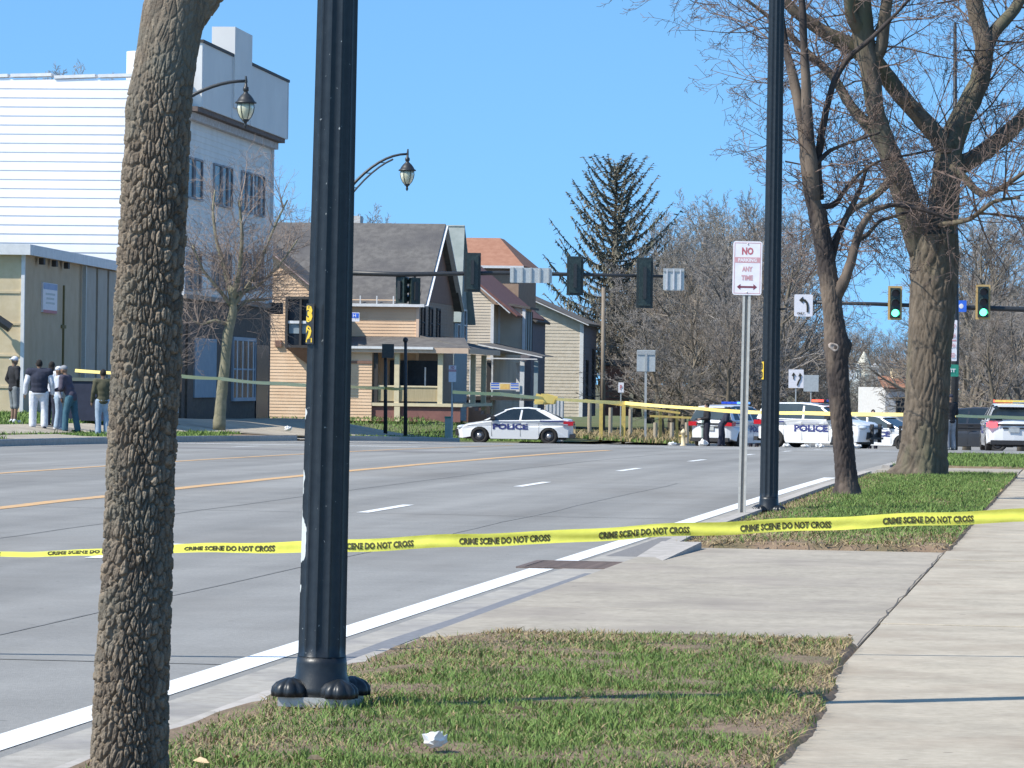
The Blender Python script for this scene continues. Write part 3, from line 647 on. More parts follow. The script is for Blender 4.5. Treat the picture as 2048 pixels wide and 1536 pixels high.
# near tree
ZN=13.4
base=at(262,1660,ZN); base.z=vz(*st(base))-.02
nt_=thing('street_tree','nearest rough barked tree trunk leaning at the left edge of the verge','tree',base,world=True)
def pp(x,y,Z,dx=0): return at(x,y,Z)
tr=[base]+[at(x,y,ZN) for x,y in ((257,1560),(262,1350),(273,1150),(281,950),(290,750),(301,560),(309,400),(314,300),(322,200),(335,100),(352,0),(365,-80))]
rads=[.160,.124,.116,.108,.105,.105,.104,.103,.102,.099,.100,.106,.085]
bark_tube('trunk',tr,rads,bark1,nt_,nth=360,dz=.0027,cells=40,amp=.0135,asp=3.0,smooth_top=(2.05,2.6,.22),seed=4,knots=((2.32,3.7,.07,.018),(1.45,.2,.1,.008)))
bark_tube('limb',[at(x,y,ZN+d) for x,y,d in ((345,60,0),(375,15,.02),(415,-30,.05),(470,-110,.1),(560,-300,.2),(640,-600,.3))],[.082,.078,.070,.064,.055,.045],bark1,nt_,nth=120,dz=.006,cells=18,amp=.005,seed=9)
bark_tube('limb',[at(x,y,ZN+d) for x,y,d in ((350,-20,0),(345,-150,0),(320,-400,-.1),(330,-800,-.2))],[.10,.09,.075,.06],bark1,nt_,nth=90,dz=.01,cells=16,amp=.005,seed=10)
# ------------------------------------------------------------------ branching trees
MINR=.0035
def grow(mb,rng,p,d,L,r,lvl,maxl,spec,sink=None):
    """one branch with its side branches; spec[lvl]=(children,length ratio,angle,segments,sides,wander,upward)"""
    ch,lr,an,seg,sd,wan,upw=spec[lvl]; pts=[p.copy()]; q=p.copy(); d=d.normalized()
    for i in range(seg):
        d=(d+Vector((rng.gauss(0,wan),rng.gauss(0,wan),rng.gauss(0,wan)+upw))).normalized(); q=q+d*(L/seg); pts.append(q.copy())
    tgt=mb if lvl==0 or sink is None else sink
    rr=[max(r*(1-.75*i/seg),MINR) for i in range(seg+1)]
    tgt.tube(pts,rr,sd,cap=False)
    if lvl>=maxl: return
    for c in range(ch):
        u=.18+.82*(c+rng.random())/ch; k=min(int(u*seg),seg-1); f=u*seg-k; b=pts[k].lerp(pts[k+1],f); dd=(pts[k+1]-pts[k]).normalized()
        ax=dd.orthogonal().normalized(); ax.rotate(Matrix.Rotation(rng.uniform(0,2*PI),3,dd)); nd=dd.copy(); nd.rotate(Matrix.Rotation(an*rng.uniform(.6,1.35),3,ax))
        grow(mb,rng,b,nd,L*lr*rng.uniform(.6,1.2)*(1.15-.5*u),max(rr[k]*.55,.003),lvl+1,maxl,spec,sink)
def twigs_along(sink,rng,pts,r0,n,L,spec,ang=(.5,1.3),lv=0,maxl=2,up=.0):
    for c in range(n):
        u=rng.random()*.98; k=min(int(u*(len(pts)-1)),len(pts)-2); f=u*(len(pts)-1)-k; b=pts[k].lerp(pts[k+1],f); dd=(pts[k+1]-pts[k]).normalized()
        ax=dd.orthogonal().normalized(); ax.rotate(Matrix.Rotation(rng.uniform(0,2*PI),3,dd)); nd=dd.copy(); nd.rotate(Matrix.Rotation(rng.uniform(*ang),3,ax)); nd.z+=up
        grow(sink,rng,b,nd,L*rng.uniform(.5,1.2),r0*rng.uniform(.6,1.1),lv,maxl,spec)
def limb(parent,name,pix,Z,m,mb=None,n=12,rough=.06):
    """pix: (x,y,width px,depth offset)"""
    pts=[at(x,y,Z+dz) for x,y,w,dz in pix]; rad=[w*(Z+dz)/F_PX/2 for x,y,w,dz in pix]
    P=[];Q=[]
    for i in range(len(pts)-1):
        for k in range(4):
            f=k/4; P.append(pts[i].lerp(pts[i+1],f)); Q.append(rad[i]+(rad[i+1]-rad[i])*f)
    P.append(pts[-1]);Q.append(rad[-1])
    for i in range(1,len(P)-1): P[i]=P[i]*.5+(P[i-1]+P[i+1])*.25
    b=MB(); b.tube(P,Q,n)
    rg=random.Random(len(P)*7+int(pix[0][0])); v=[]
    for i,p in enumerate(b.v):
        k=min(i//n,len(P)-1); c=P[k]; q=Vector(p); v.append(tuple(c+(q-c)*(1+rough*2*noise.noise(q*6)+rough*noise.noise(q*17))))
    b.v=v; b.build(name,m,parent,True); return P
T2=[(1,0,.9,4,3,.16,.02),(3,.55,.75,3,3,.2,.02),(2,.55,.8,2,3,.2,.0)]
def clear_sign(tw):          # no twig in front of the left turn sign, as in the place
    def pj(p): d=Vector(p)-Vector((0,0,EYE)); z=d.dot(CF); return 1024+F_PX*d.dot(CR)/z,768-F_PX*d.dot(CU)/z
    PJ=[pj(p) for p in tw.v]; tw.f=[f for f in tw.f if not any(1575<PJ[i][0]<1636 and 578<PJ[i][1]<645 for i in f)]
TW=[(5,.5,.75,5,3,.16,.03),(4,.5,.75,3,3,.2,.02),(3,.5,.8,2,3,.2,.0),(0,.5,.8,2,3,.2,.0)]
# big forked tree on the second verge
ZB=64.0; bb=G(1838,ZB); s_,t_=st(bb); bb.z=vz(s_,t_)-.1
bt=thing('street_tree','big tree with thick forked trunk and flared roots at the right','tree',bb,world=True)
tr=[bb]+[at(x,y,ZB) for x,y in ((1842,940),(1848,880),(1854,800),(1860,700),(1866,600),(1868,520),(1866,470))]
bark_tube('trunk',tr,[.46,.40,.35,.335,.335,.36,.39,.40],bark2,bt,nth=130,dz=.03,cells=26,amp=.020,asp=3.2,seed=12,flare=(.20,.13,5),fine=.4)
LM=[]
def bl(*pix): P=limb(bt,'limb',pix,ZB,bark2,n=12); LM.append(P); return P
bl((1848,505,62,0),(1822,430,58,-.2),(1800,360,50,-.4),(1772,290,42,-.5),(1752,230,36,-.6),(1742,150,40,-.6),(1728,80,44,-.6),(1720,0,46,-.7),(1710,-120,40,-.8))
bl((1805,372,40,-.4),(1770,300,30,-.2),(1735,290,26,0))if False else None
bl((1870,500,70,.1),(1888,420,62,.2),(1892,350,56,.3),(1900,290,54,.4),(1925,230,46,.5),(1960,165,40,.6),(1972,90,38,.6),(1950,20,34,.7),(1935,-80,28,.8))
bl((1898,300,44,.3),(1860,255,36,.2),(1800,190,34,.1),(1755,130,36,-.1),(1700,90,34,-.2),(1640,60,26,-.3),(1585,20,22,-.4),(1540,-40,18,-.4))
bl((1895,340,44,.4),(1945,320,36,.6),(2000,280,34,.8),(2048,235,30,1.0),(2120,160,26,1.2),(2200,40,20,1.5))
bl((1966,110,30,.6),(1990,60,26,.7),(2030,20,24,.9),(2070,-60,20,1.1))
bl((1740,140,30,-.5),(1765,90,26,-.7),(1770,20,24,-.9),(1790,-80,20,-1.0))
bl((1725,70,30,-.6),(1700,30,24,-.9),(1690,-60,18,-1.1))
bl((1782,320,30,-.4),(1745,262,24,-.3),(1700,210,20,-.2),(1665,150,18,-.1),(1620,110,14,0),(1560,50,10,0),(1480,-10,6,0))
bl((1790,350,20,-.6),(1752,392,14,-1.2),(1705,420,11,-1.8),(1680,450,8,-2.2),(1662,500,6,-2.4))
bl((1905,330,16,-.2),(1965,395,14,-.6),(2010,372,10,-.8),(2048,345,8,-1),(2110,300,6,-1.2))
bl((1900,440,18,-.2),(1850,480,14,-1.2),(1925,470,9,-1.6),(2000,430,6,-2.0)) if False else None
bl((1880,450,12,-.3),(1940,440,10,-1.0),(1990,400,8,-1.4),(2040,395,5,-1.6))
tw=MB(); rg=random.Random(5)
for P in LM:
    twigs_along(tw,rg,P,.020,int(8+len(P)*.4),1.7,TW,(.6,1.4),0,3)
for k in range(24):
    x=rg.uniform(1560,2080); y=rg.uniform(-60,420); p=at(x,y,ZB+rg.uniform(-1.5,1.5)); d=Vector((rg.uniform(-1,1),rg.uniform(-.6,.6),rg.uniform(-.5,.5)))
    grow(tw,rg,p,d,rg.uniform(1.2,2.4),.018,0,3,TW)
for (x,y) in ((1330,-30),(1400,-10),(1290,-50),(1440,10),(1480,-20),(1380,-50)): grow(tw,rg,at(x,y,ZB+rg.uniform(-1,1)),Vector((-1,rg.uniform(-.5,.5),-.15)),rg.uniform(.8,1.3),.013,0,3,TW)
clear_sign(tw); tw.build('twig_crown',twigm,bt)
# slim tree in front of it
ZS=51.0; sb=G(1697,ZS); s_,t_=st(sb); sb.z=vz(s_,t_)-.05
s2=thing('street_tree','slim dark leaning tree with a knot hole in front of the patrol car','tree',sb,world=True)
tr=[sb]+[at(x,y,ZS) for x,y in ((1693,960),(1686,880),(1679,800),(1675,740),(1672,690),(1668,640),(1662,590),(1655,545),(1645,480),(1633,420))]
bark_tube('trunk',tr,[.165,.135,.128,.13,.135,.15,.125,.12,.12,.115,.12],bark3,s2,nth=80,dz=.02,cells=16,amp=.009,asp=2.5,seed=21,knots=((2.02,1.2,.10,.06),(1.95,.2,.1,.05)),flare=(.1,.09,4))
ring=MB(); kc=at(1668,694,ZS-.14)
ring.lathe([(.062,-.04),(.060,.0),(.046,.008),(.032,.0),(.02,-.006)],14,fn=lambda a,z:1+.18*math.cos(2*a+1)+.1*math.sin(3*a)); 
M_=Matrix.Translation(kc)@Matrix.Rotation(R(90),4,'X'); ring.v=[tuple(M_@Vector(p)) for p in ring.v]; ring.build('knot_hole',mat('knot_wood',(.5,.42,.36),.9,(.3,.24,.2),20),s2,True)
SM=[]
def s_l(*pix): P=limb(s2,'limb',pix,ZS,bark3,n=10,rough=.09); SM.append(P)
s_l((1636,440,34,0),(1622,390,30,0),(1612,330,24,0),(1605,260,20,0),(1597,200,22,.1),(1585,150,20,.1),(1570,90,14,.2),(1560,0,10,.2))
s_l((1628,410,26,0),(1622,320,26,-.1),(1614,240,22,-.1),(1612,160,20,-.1),(1608,90,16,-.1),(1604,0,14,-.1),(1600,-100,10,-.1))
s_l((1640,400,18,.1),(1634,320,16,.1),(1652,220,14,.1),(1668,160,12,.1),(1700,110,11,.1),(1740,80,9,.1),(1800,20,7,.1),(1850,-40,5,.1))
s_l((1667,600,28,0),(1690,560,22,-.1),(1705,510,20,-.1),(1720,455,16,-.1),(1745,420,12,-.1),(1790,408,10,-.2),(1850,420,8,-.3),(1905,440,6,-.3))
s_l((1653,550,22,0),(1668,490,17,.1),(1690,440,13,.1),(1720,380,10,.2),(1735,330,7,.2))
s_l((1713,480,12,0),(1735,470,9,.1),(1760,440,7,.2),(1830,420,5,.3))
s_l((1640,415,14,0),(1670,410,11,.1),(1690,380,9,.1),(1720,345,7,.1),(1760,320,5,.2),(1870,300,4,.2))
s_l((1630,330,10,0),(1660,300,8,.1),(1700,285,6,.1),(1760,265,4,.2))
tw=MB()
for P in SM: twigs_along(tw,rg,P,.010,10,.9,TW,(.5,1.3),0,3)
clear_sign(tw)
tw.build('twig_crown',twigm,s2)
# overhanging twigs at the top, from the nearest tree

# small street tree on the far side
ZF=112.; fb=G(440,ZF); ft=thing('street_tree','small bare street tree before the dark brick shopfront','tree',fb,world=True)
bark4=mat('bark_green_grey',(.17,.16,.10),.9,(.26,.235,.16),6,.004,30)
FM=[]
def f_l(*pix): P=limb(ft,'limb',pix,ZF,bark4,n=8,rough=.04); FM.append(P)
limb(ft,'trunk',((438,860,26,0),(442,800,22,0),(450,730,20,0),(455,670,20,0),(468,620,16,0),(462,570,14,0)),ZF,bark4,n=10)
f_l((465,600,13,0),(450,540,9,.2),(432,480,7,.3),(425,420,5,.4),(430,380,3,.5)); f_l((466,600,12,0),(480,540,9,-.2),(485,470,7,-.3),(478,400,4,-.4)); f_l((468,610,11,0),(505,560,8,.2),(530,500,6,.3),(555,440,4,.4),(575,400,3,.5))
f_l((462,610,10,0),(430,570,7,-.2),(405,540,5,-.3),(385,490,3,-.4)); f_l((458,650,9,0),(430,640,6,-.2),(400,650,4,-.3),(385,640,3,-.4)); f_l((470,590,9,0),(520,570,6,.2),(560,530,4,.3),(595,480,3,.4)); f_l((460,640,8,0),(490,600,6,.3),(530,600,4,.4))
tw=MB()
TF=[(7,.55,.75,5,3,.16,.05),(5,.5,.75,3,3,.2,.03),(4,.5,.8,2,3,.2,.0),(0,.5,.8,2,3,.2,.0)]
for P in FM: twigs_along(tw,rg,P,.018,19,1.6,TF,(.5,1.2),0,2,up=.2)
tw.build('twig_crown',mat('twig_pale',(.22,.165,.13),.9,(.31,.24,.2),4),ft)
# background bare trees: five kinds, copied
HK=[]
def bare(kind,seed,H,spread,barkm,twm,dense=1.0):
    rng=random.Random(seed); tr=MB(); cr=MB(); p=Vector((0,0,-.2)); d=Vector((0,0,1)); pts=[p.copy()]; r=H*.022; rr=[r*1.3]
    for i in range(8):
        d=(d+Vector((rng.gauss(0,.07),rng.gauss(0,.07),.05))).normalized(); p=p+d*(H*.75/8); pts.append(p.copy()); rr.append(r*(1-.105*(i+1)))
    tr.tube(pts,rr,7)
    nb=int(15*dense)
    SP=[(7,.52,.7,6,4,.11,.04),(6,.5,.75,4,3,.16,.04),(6,.5,.8,3,3,.2,.02),(0,.5,.8,2,3,.2,0)]
    for c in range(nb):
        u=.16+.84*(c+.5)/nb; k=min(int(u*8),7); b=pts[k].lerp(pts[k+1],u*8-k); a=c*2.4+rng.uniform(-.5,.5); el=rng.uniform(.25,1.0)*(.5+u*.8)
        dd=Vector((math.cos(a)*math.cos(el),math.sin(a)*math.cos(el),math.sin(el)+.15)); L=H*spread*(1.1-.62*u)*rng.uniform(.75,1.15)
        grow(tr,rng,b,dd,L,rr[k]*.5,0,3,SP,cr)
    # keep low-level limbs thicker by separate sink
    mz=max(p[2] for p in cr.v); HK.append(mz); return tr.mesh('trunk',barkm,True),cr.mesh('twig_crown',twm,False)
bk=[mat('far_bark_%d'%i,a,.95,b,2,rand=.12) for i,(a,b) in enumerate((((.12,.10,.075),(.18,.15,.11)),((.10,.085,.07),(.15,.13,.10)),((.15,.125,.09),(.2,.17,.13))))]
tk=[mat('far_twigs_%d'%i,a,.95,b,.35,rand=.12) for i,(a,b) in enumerate((((.20,.162,.132),(.27,.225,.185)),((.22,.198,.18),(.29,.265,.245)),((.18,.156,.128),(.245,.218,.18))))]
MINR=.0072
KN=[bare(0,31,12,.42,bk[0],tk[0],1.25),bare(1,32,13,.38,bk[1],tk[1],1.2),bare(2,33,11,.46,bk[2],tk[2],1.3),bare(3,37,12,.40,bk[0],tk[1],1.1)]
def put_tree(x,Z,H,kind,label,group,rz=None,squash=1.0,yb=None):
    P=G(x,Z); 
    if yb: P.z=at(x,yb,Z).z
    e=thing('bare_tree',label,'tree',P,rg.uniform(0,6.28) if rz is None else rz,group); k=H/HK[kind%4]; e.scale=(k*squash,k*squash,k)
    a,b=KN[kind%4]; link('trunk',a,e); link('twig_crown',b,e); return e
GB='bare brown trees in the thicket beyond the intersection'; LB='bare brown tree in the dense thicket beyond the intersection'
bx=[(1245,262,10),(1275,252,10),(1300,250,11.5),(1320,225,9.5),(1345,232,11),(1362,250,12),(1385,225,10),(1400,262,13),(1420,240,11.5),(1440,215,9.5),(1455,270,13.5),(1472,246,12.5),(1490,228,11.5),(1505,262,14),(1520,238,12.5),(1540,222,10.5),(1556,252,13.5),(1572,232,10.5),(1590,262,12.5),(1606,240,9.5),(1622,275,10.5),(1640,255,8),(1660,285,8.5),(1232,270,12),(1405,205,8),(1480,200,7.5),(1365,200,7),(1430,290,15),(1500,300,16),(1560,300,15.5),(1350,280,13.5),(1300,275,13),(1610,300,12),
    (1258,275,11),(1330,300,14.5),(1380,305,15),(1445,310,15.5),(1530,310,16),(1590,320,14),(1325,200,6.5),(1455,195,6),(1520,200,6.5)]
for i,(x,Z,H) in enumerate(bx): (put_tree(x,Z,(1.12 if x<1600 else .62)*H*rg.uniform(.88,1.08),i,LB,GB) if i%5!=3 else None)
for i,(x,Z,H) in enumerate(((1655,330,7),(1690,340,6.5),(1720,360,6),(1745,330,5.5),(1770,350,6.5),(1798,330,6.5),(1820,380,8),(1675,300,5.0),(1710,290,4.5),(1735,300,4.6),(1762,295,4.8),(1790,300,5.2))): put_tree(x,Z,.85*H,i+1,'low brown tree in the hollow below the white steeple','low brown trees below the steeple',squash=1.3)
for i,(x,Z,H) in enumerate(((1925,210,14),(1950,240,15),(1985,220,13),(2010,250,15.5),(2040,230,14),(2075,240,15),(1900,260,15),(1965,280,13),(2030,290,14),(1935,190,8),(1990,185,7.5),(2045,190,8),(1875,300,10))): put_tree(x,Z,.95*H,i+2,'bare grey brown tree behind the dark car and white patrol vehicle at right','bare trees behind the right hand vehicles')
for i,(x,Z,y) in enumerate(((560,190,375),(598,200,400),(515,188,430),(630,205,420))): 
    P=G(x,Z); put_tree(x,Z,at(x,y,Z).z-P.z,i,'bare tree rising behind the gap between white building and orange house','bare trees behind the orange house gap')
for i,(x,Z,y) in enumerate(((770,235,408),(800,240,425),(735,240,430))): 
    P=G(x,Z); put_tree(x,Z,at(x,y,Z).z-P.z,i,'bare tree top showing over the grey shingle roof','bare tree tops over the grey roof')
for i,(x,Z,y) in enumerate(((30,190,112),(75,195,118),(115,200,130))): 
    P=G(x,Z); put_tree(x,Z,at(x,y,Z).z-P.z,i,'bare tree top showing over the white sided wall','bare tree tops over the white wall',squash=.9)
for i,(x,Z,y) in enumerate(((1690,900,655),(1722,950,650),(1750,900,662),(1780,930,660),(1810,900,655),(1660,950,660),(1840,950,655),(1735,820,690),(1790,820,680),(1765,820,685),(1690,850,680),(1640,900,650),(1600,950,640),(1930,900,650),(2000,900,640))):
    put_tree(x,Z,at(x,y,Z).z+2,i+1,'hazy distant bare tree on the skyline by the steeple','distant skyline trees',squash=1.2)
# spruce with ragged upswept branches
def spruce():
    Z=256.; P=G(1222,Z); e=thing('spruce_tree','tall ragged spruce with upswept drooping branches behind the signals','tree',P)
    rg=random.Random(8); top=at(1232,325,Z).z-P.z
    mb=MB(); mb.tube([(0,0,-.2),(.05,0,top*.5),(.2,0,top)],[.30,.19,.03],8); mb.build('trunk',bk[0],e,True)
    br=MB(); ne=MB()
    ng=150
    for i in range(ng):
        u=i/ng; z=top*(.12+.86*u); L=(1-u)**.55*5.5*rg.uniform(.6,1.15)+.5; a=i*2.399+rg.uniform(-.4,.4); c=Vector((math.cos(a),math.sin(a),0)); sag=.16*(1-u)
        pts=[]; n=9
        for k in range(n+1):
            w=k/n; pts.append(Vector((.2*u,0,z))+c*(L*w)+Vector((0,0,L*(-sag*math.sin(w*PI*.9)+(.34+.62*u)*w**1.6))))
        br.tube(pts,[.05*(1-.8*k/n)+.006 for k in range(n+1)],4,cap=False)
        dn=.7 if z<top*.5 else 1.1
        for k in range(1,n+1):
            for q in range(int(15*dn)+1):
                f=rg.random(); b=pts[k-1].lerp(pts[k],f); drop=rg.uniform(.15,.65)*(1.1-u)*(1.0 if k<n else .4); sx=Vector((rg.gauss(0,.10),rg.gauss(0,.10),0)); tip=b+Vector((rg.gauss(0,.13),rg.gauss(0,.13),-drop if rg.random()<.75 else drop*.3))
                w_=rg.uniform(.03,.085); side=Vector((rg.uniform(-1,1),rg.uniform(-1,1),.2)).normalized()*w_
                ne.poly([b-side,b+side,tip+side*.5,tip-side*.3])
    br.build('branch_frame',bk[0],e); o=ne.build('needle_foliage',mat('spruce_needles',(.085,.09,.06),.85,(.22,.195,.15),.7,rand=0),e)
spruce()
# ------------------------------------------------------------------ signals, mast arms, far lamps
sigblk=mat('signal_black',(.018,.022,.022),.4,(.03,.04,.038),12); siggrn=mat('signal_dark_green',(.012,.022,.021),.35,(.035,.05,.045),12)
sigyel=mat('signal_yellow_rim',(.60,.40,.16),.6,(.5,.33,.13),12)
lensoff=mat('lens_dark',(.05,.02,.015),.3,(.07,.03,.02),9); lenson=mat('lens_green_lit',(.1,.8,.4),.3,emit=(.08,1.0,.42),es=4.5)
lensgl=mat('lens_green_dark',(.01,.06,.04),.3,(.02,.08,.05),9)
signblue=mat('sign_blue',(.03,.13,.62),.5,(.04,.16,.7),9); signgreen=mat('sign_green',(.02,.22,.15),.5,(.03,.26,.18),9)
BP=.075
def signal(P,n,label,lit=None,back=True,rz=0,w=.34,lh=.35,group=None,rim=None):
    t=thing('traffic_signal',label,'traffic light',P,rz,group); h=n*lh
    mb=MB(); mb.box(-w/2,w/2,-.10,.10,-h/2,h/2); mb.build('housing',siggrn,t)
    if back:
        mb=MB(); W2,H2=w/2+BP,h/2+BP; mb.box(-W2,-w/2-.001,.0,.012,-H2,H2); mb.box(w/2+.001,W2,.0,.012,-H2,H2); mb.box(-w/2-.0005,w/2+.0005,.0,.012,h/2+.001,H2); mb.box(-w/2-.0005,w/2+.0005,.0,.012,-H2,-h/2-.001); mb.build('backplate',rim or sigblk,t)
    for i in range(n):
        z=h/2-lh*(i+.5); mb=MB(); N=12
        mb.v=[( .135*math.cos(2*PI*k/N),-.104,z+.135*math.sin(2*PI*k/N)) for k in range(N)]; mb.f=[tuple(reversed(range(N)))]
        m=lenson if (lit==i) else (lensoff if i<n-1 else lensgl); mb.build('lens',m,t)
        mb=MB(); K=9; 
        for k in range(K+1):
            a=R(-20)+R(220)*k/K; x_,z_=.15*math.cos(a),.15*math.sin(a)
            mb.v+=[(x_,-.101,z+z_),(x_,-.34,z+z_*.98-.02),(x_*1.06,-.101,z+z_*1.06),(x_*1.06,-.34,z+z_*1.04-.02)]
        for k in range(K): b=4*k; mb.f+=[(b,b+1,b+5,b+4),(b+2,b+6,b+7,b+3),(b+1,b+3,b+7,b+5)]
        mb.build('visor',siggrn,t)
    mb=MB(); mb.box(-.05,.05,.1005,.17,-h*.35,h*.35); mb.build('bracket',black,t)
    return t
# far-left mast arm: seen from behind
ZM=123.; pb_=G(662,ZM); px=lambda x,y,Z=ZM:at(x,y,Z)
ma=thing('mast_arm','black signal mast arm reaching over the road from behind the nearest lamp pole','signal mast',pb_,world=True)
mb=MB(); mb.tube([pb_+Vector((0,0,-.2)),px(666,540),px(672,300)],[.15,.12,.09],12); mb.build('pole',black,ma,True)
mb=MB(); mb.tube([px(666,545),px(800,549),px(1000,546),px(1200,550),px(1372,554)],[.085,.075,.065,.055,.04],10); mb.build('arm',black,ma,True)
mb=MB(); mb.box(-.2,.2,-.2,.2,-.02,.3,Matrix.Translation(pb_)); mb.build('base',black,ma)
lamp_arm(ma,px(671,420),px(815,308),black,True,.05); lantern(ma,px(815,308)+Vector((0,0,-.62)),black,1.0)
mb=MB(); mb.tube([px(815,310),px(816,298)],[.04,.02],8); mb.build('arm_tip',black,ma)
def facing_back(x,y,n,label,**k): return signal(px(x,y)+Vector((0,-.18,0)),n,label,rz=PI,**k)
facing_back(945,545,3,'leftmost of the three black signal heads on the long arm, seen from behind',back=True,w=.36)
facing_back(1150,552,3,'middle black signal head on the long arm seen from behind, before the spruce',back=True,w=.36)
facing_back(1289,566,4,'tall four section signal head near the tip of the long arm, seen from behind',back=True,w=.36)
bl_=Vector((0,0,0))
for i,(x,y) in enumerate(((803,580),(829,582))):
    t=signal(px(x,y)+Vector((0,.12,0)),3,('left' if i==0 else 'right')+' of the two small signal heads hanging below the long arm before the grey roof',back=False,rz=R(150 if i==0 else 205),w=.30,lh=.27)
    mb=MB(); mb.bar((0,0,.40),(0,0,.52),.05); mb.build('hanger',black,t)
def rect_sign(x0,x1,y0,y1,Z,label,m,cat='sign',dy=0,rz=0,th=.012,world=None):
    c=at((x0+x1)/2,(y0+y1)/2,Z)+Vector((0,dy,0)); w=(x1-x0)*Z/F_PX; h=(y1-y0)*Z/F_PX; t=thing('sign',label,cat,c,rz); mb=MB(); plate(mb,w,h,0,-th/2,th,r=min(w,h)*.08); mb.build('sign_plate',m,t); t['w']=w; t['h']=h; return t,w,h
t,w,h=rect_sign(1020,1104,536,566,ZM,'grey back of a street name sign clamped on the long signal arm',signgrey,dy=-.14)
mb=MB(); 
for k in range(5): mb.box(-w*.42+k*w*.21-.02,-w*.42+k*w*.21+.02,-.05,-.008,-h*.5,h*.52)
mb.build('clamp',galv,t)
t,w,h=rect_sign(1326,1368,537,581,ZM,'square grey sign back with clamps at the tip of the long signal arm',signgrey,dy=-.10)
mb=MB(); 
for k in range(3): mb.box(-w*.32+k*w*.32-.02,-w*.32+k*w*.32+.02,-.05,-.008,-h*.45,h*.45)
mb.build('clamp',mat('clamp_white',(.6,.6,.62),.5,(.5,.5,.52),9),t); mb=MB(); mb.box(-w*.5,w*.5,-.04,-.007,h*.36,h*.5); mb.build('rail',galv,t)
t,w,h=rect_sign(699,719,625,643,ZM,'small white and blue sign beside the nearest lamp pole',signw,dy=0); mb=MB(); mb.box(-w*.42,w*.42,-.012,-.0065,-h*.1,h*.42); mb.build('blue_panel',signblue,t); lettering('lettering','H',signw,t,w*.3,h*.35,lambda u,v:(u,-.04,v+h*.16))
mb=MB(); mb.box(-w*.6,-w*.45,-.02,.02,-h*2,h*.6); mb.build('post',black,t)
# right mast arm
ZR=145.; pr_=at(2150,625,ZR); gb=G(2150,ZR)
mr_=thing('mast_arm','black signal mast arm entering from the right with two green lights','signal mast',gb,world=True)
mb=MB(); mb.tube([gb,at(2150,600,ZR),at(2150,560,ZR)],[.17,.14,.12],12); mb.build('pole',black,mr_,True)
mb=MB(); mb.tube([at(2150,628,ZR),at(2048,619,ZR),at(1900,614,ZR),at(1750,608,ZR),at(1590,604,ZR)],[.12,.10,.085,.07,.05],10); mb.build('arm',black,mr_,True)
signal(at(1790,606,ZR-.3),3,'green lit signal head left of the big forked tree, with tan backplate rim',lit=2,rim=sigyel,w=.36,lh=.36)
signal(at(1966,604,ZR-.3),3,'green lit signal head right of the big forked tree, with tan backplate rim',lit=2,rim=sigyel,w=.38,lh=.37)
t,w,h=rect_sign(1588,1625,589,633,ZR,'white left turn arrow sign at the end of the right hand signal arm',signw,dy=-.12)
lettering('lettering','ONLY',ink,t,w*.42,h*.1,lambda u,v:(u-w*.14,-.03,v-h*.36),.04)
ar=[(.28,-.30),(.28,-.02),(.22,.16),(.10,.27),(-.04,.30),(-.04,.40),(-.24,.24),(-.04,.10),(-.04,.19),(.06,.17),(.13,.10),(.17,-.04),(.17,-.30)]
mb=MB(); mb.prism([(a*w,b*h) for a,b in ar],lambda u,v:(u,-.03,v),lambda u,v:(u,-.0070,v)); mb.build('arrow',ink,t)
t,w,h=rect_sign(1911,1932,601,624,ZR,'small blue square sign on the right hand signal arm beside the big tree',signblue,dy=-.16); mb=MB(); mb.ball((0,-.008,0),(w*.22,.006,h*.22),10,6); mb.build('white_disc',signw,t)
# tall mast behind the big tree
ZT3=134.; g3=G(1909,ZT3); t=thing('utility_mast','tall thin dark mast standing behind the person in the cap at right','pole',g3,world=True)
mb=MB(); mb.tube([g3,at(1911,700,ZT3),at(1910,45,ZT3)],[.14,.12,.055],12); mb.build('pole',black,t,True)
t2,w,h=rect_sign(1896,1914,640,722,ZT3-1.2,'tall white placard on the mast at the right edge of the big tree',signw,dy=0)
mb=MB(); mb.box(-w*.42,w*.42,-.012,-.0065,-h*.02,h*.02); mb.build('divider',signrp,t2)
for k,wd in enumerate(('NO','TURN','ON','RED')): lettering('lettering',wd,signrp,t2,w*.62,h*.11,lambda u,v,k=k:(u,-.03,v+h*(.36-.24*k)),.03)
t3,w,h=rect_sign(1893,1917,729,753,ZT3-1.2,'small green street sign below the white placard on the mast',signgreen); lettering('lettering','ST',signw,t3,w*.5,h*.3,lambda u,v:(u,-.03,v),.03)
# far-left street lamp behind the nearest tree
ZL=100.; gl=G(318,ZL); t=thing('street_lamp','far black street lamp whose lantern hangs before the white false front','street lamp',gl,world=True)
mb=MB(); mb.tube([gl,at(326,150,ZL)],[.11,.08],12); mb.build('pole',black,t,True)
lamp_arm(t,at(326,235,ZL),at(492,162,ZL),black,False,.055); lantern(t,at(492,162,ZL)+Vector((0,0,-.66)),black,1.0)
mb=MB(); mb.tube([at(492,165,ZL),at(492,152,ZL)],[.045,.02],8); mb.build('arm_tip',black,t)
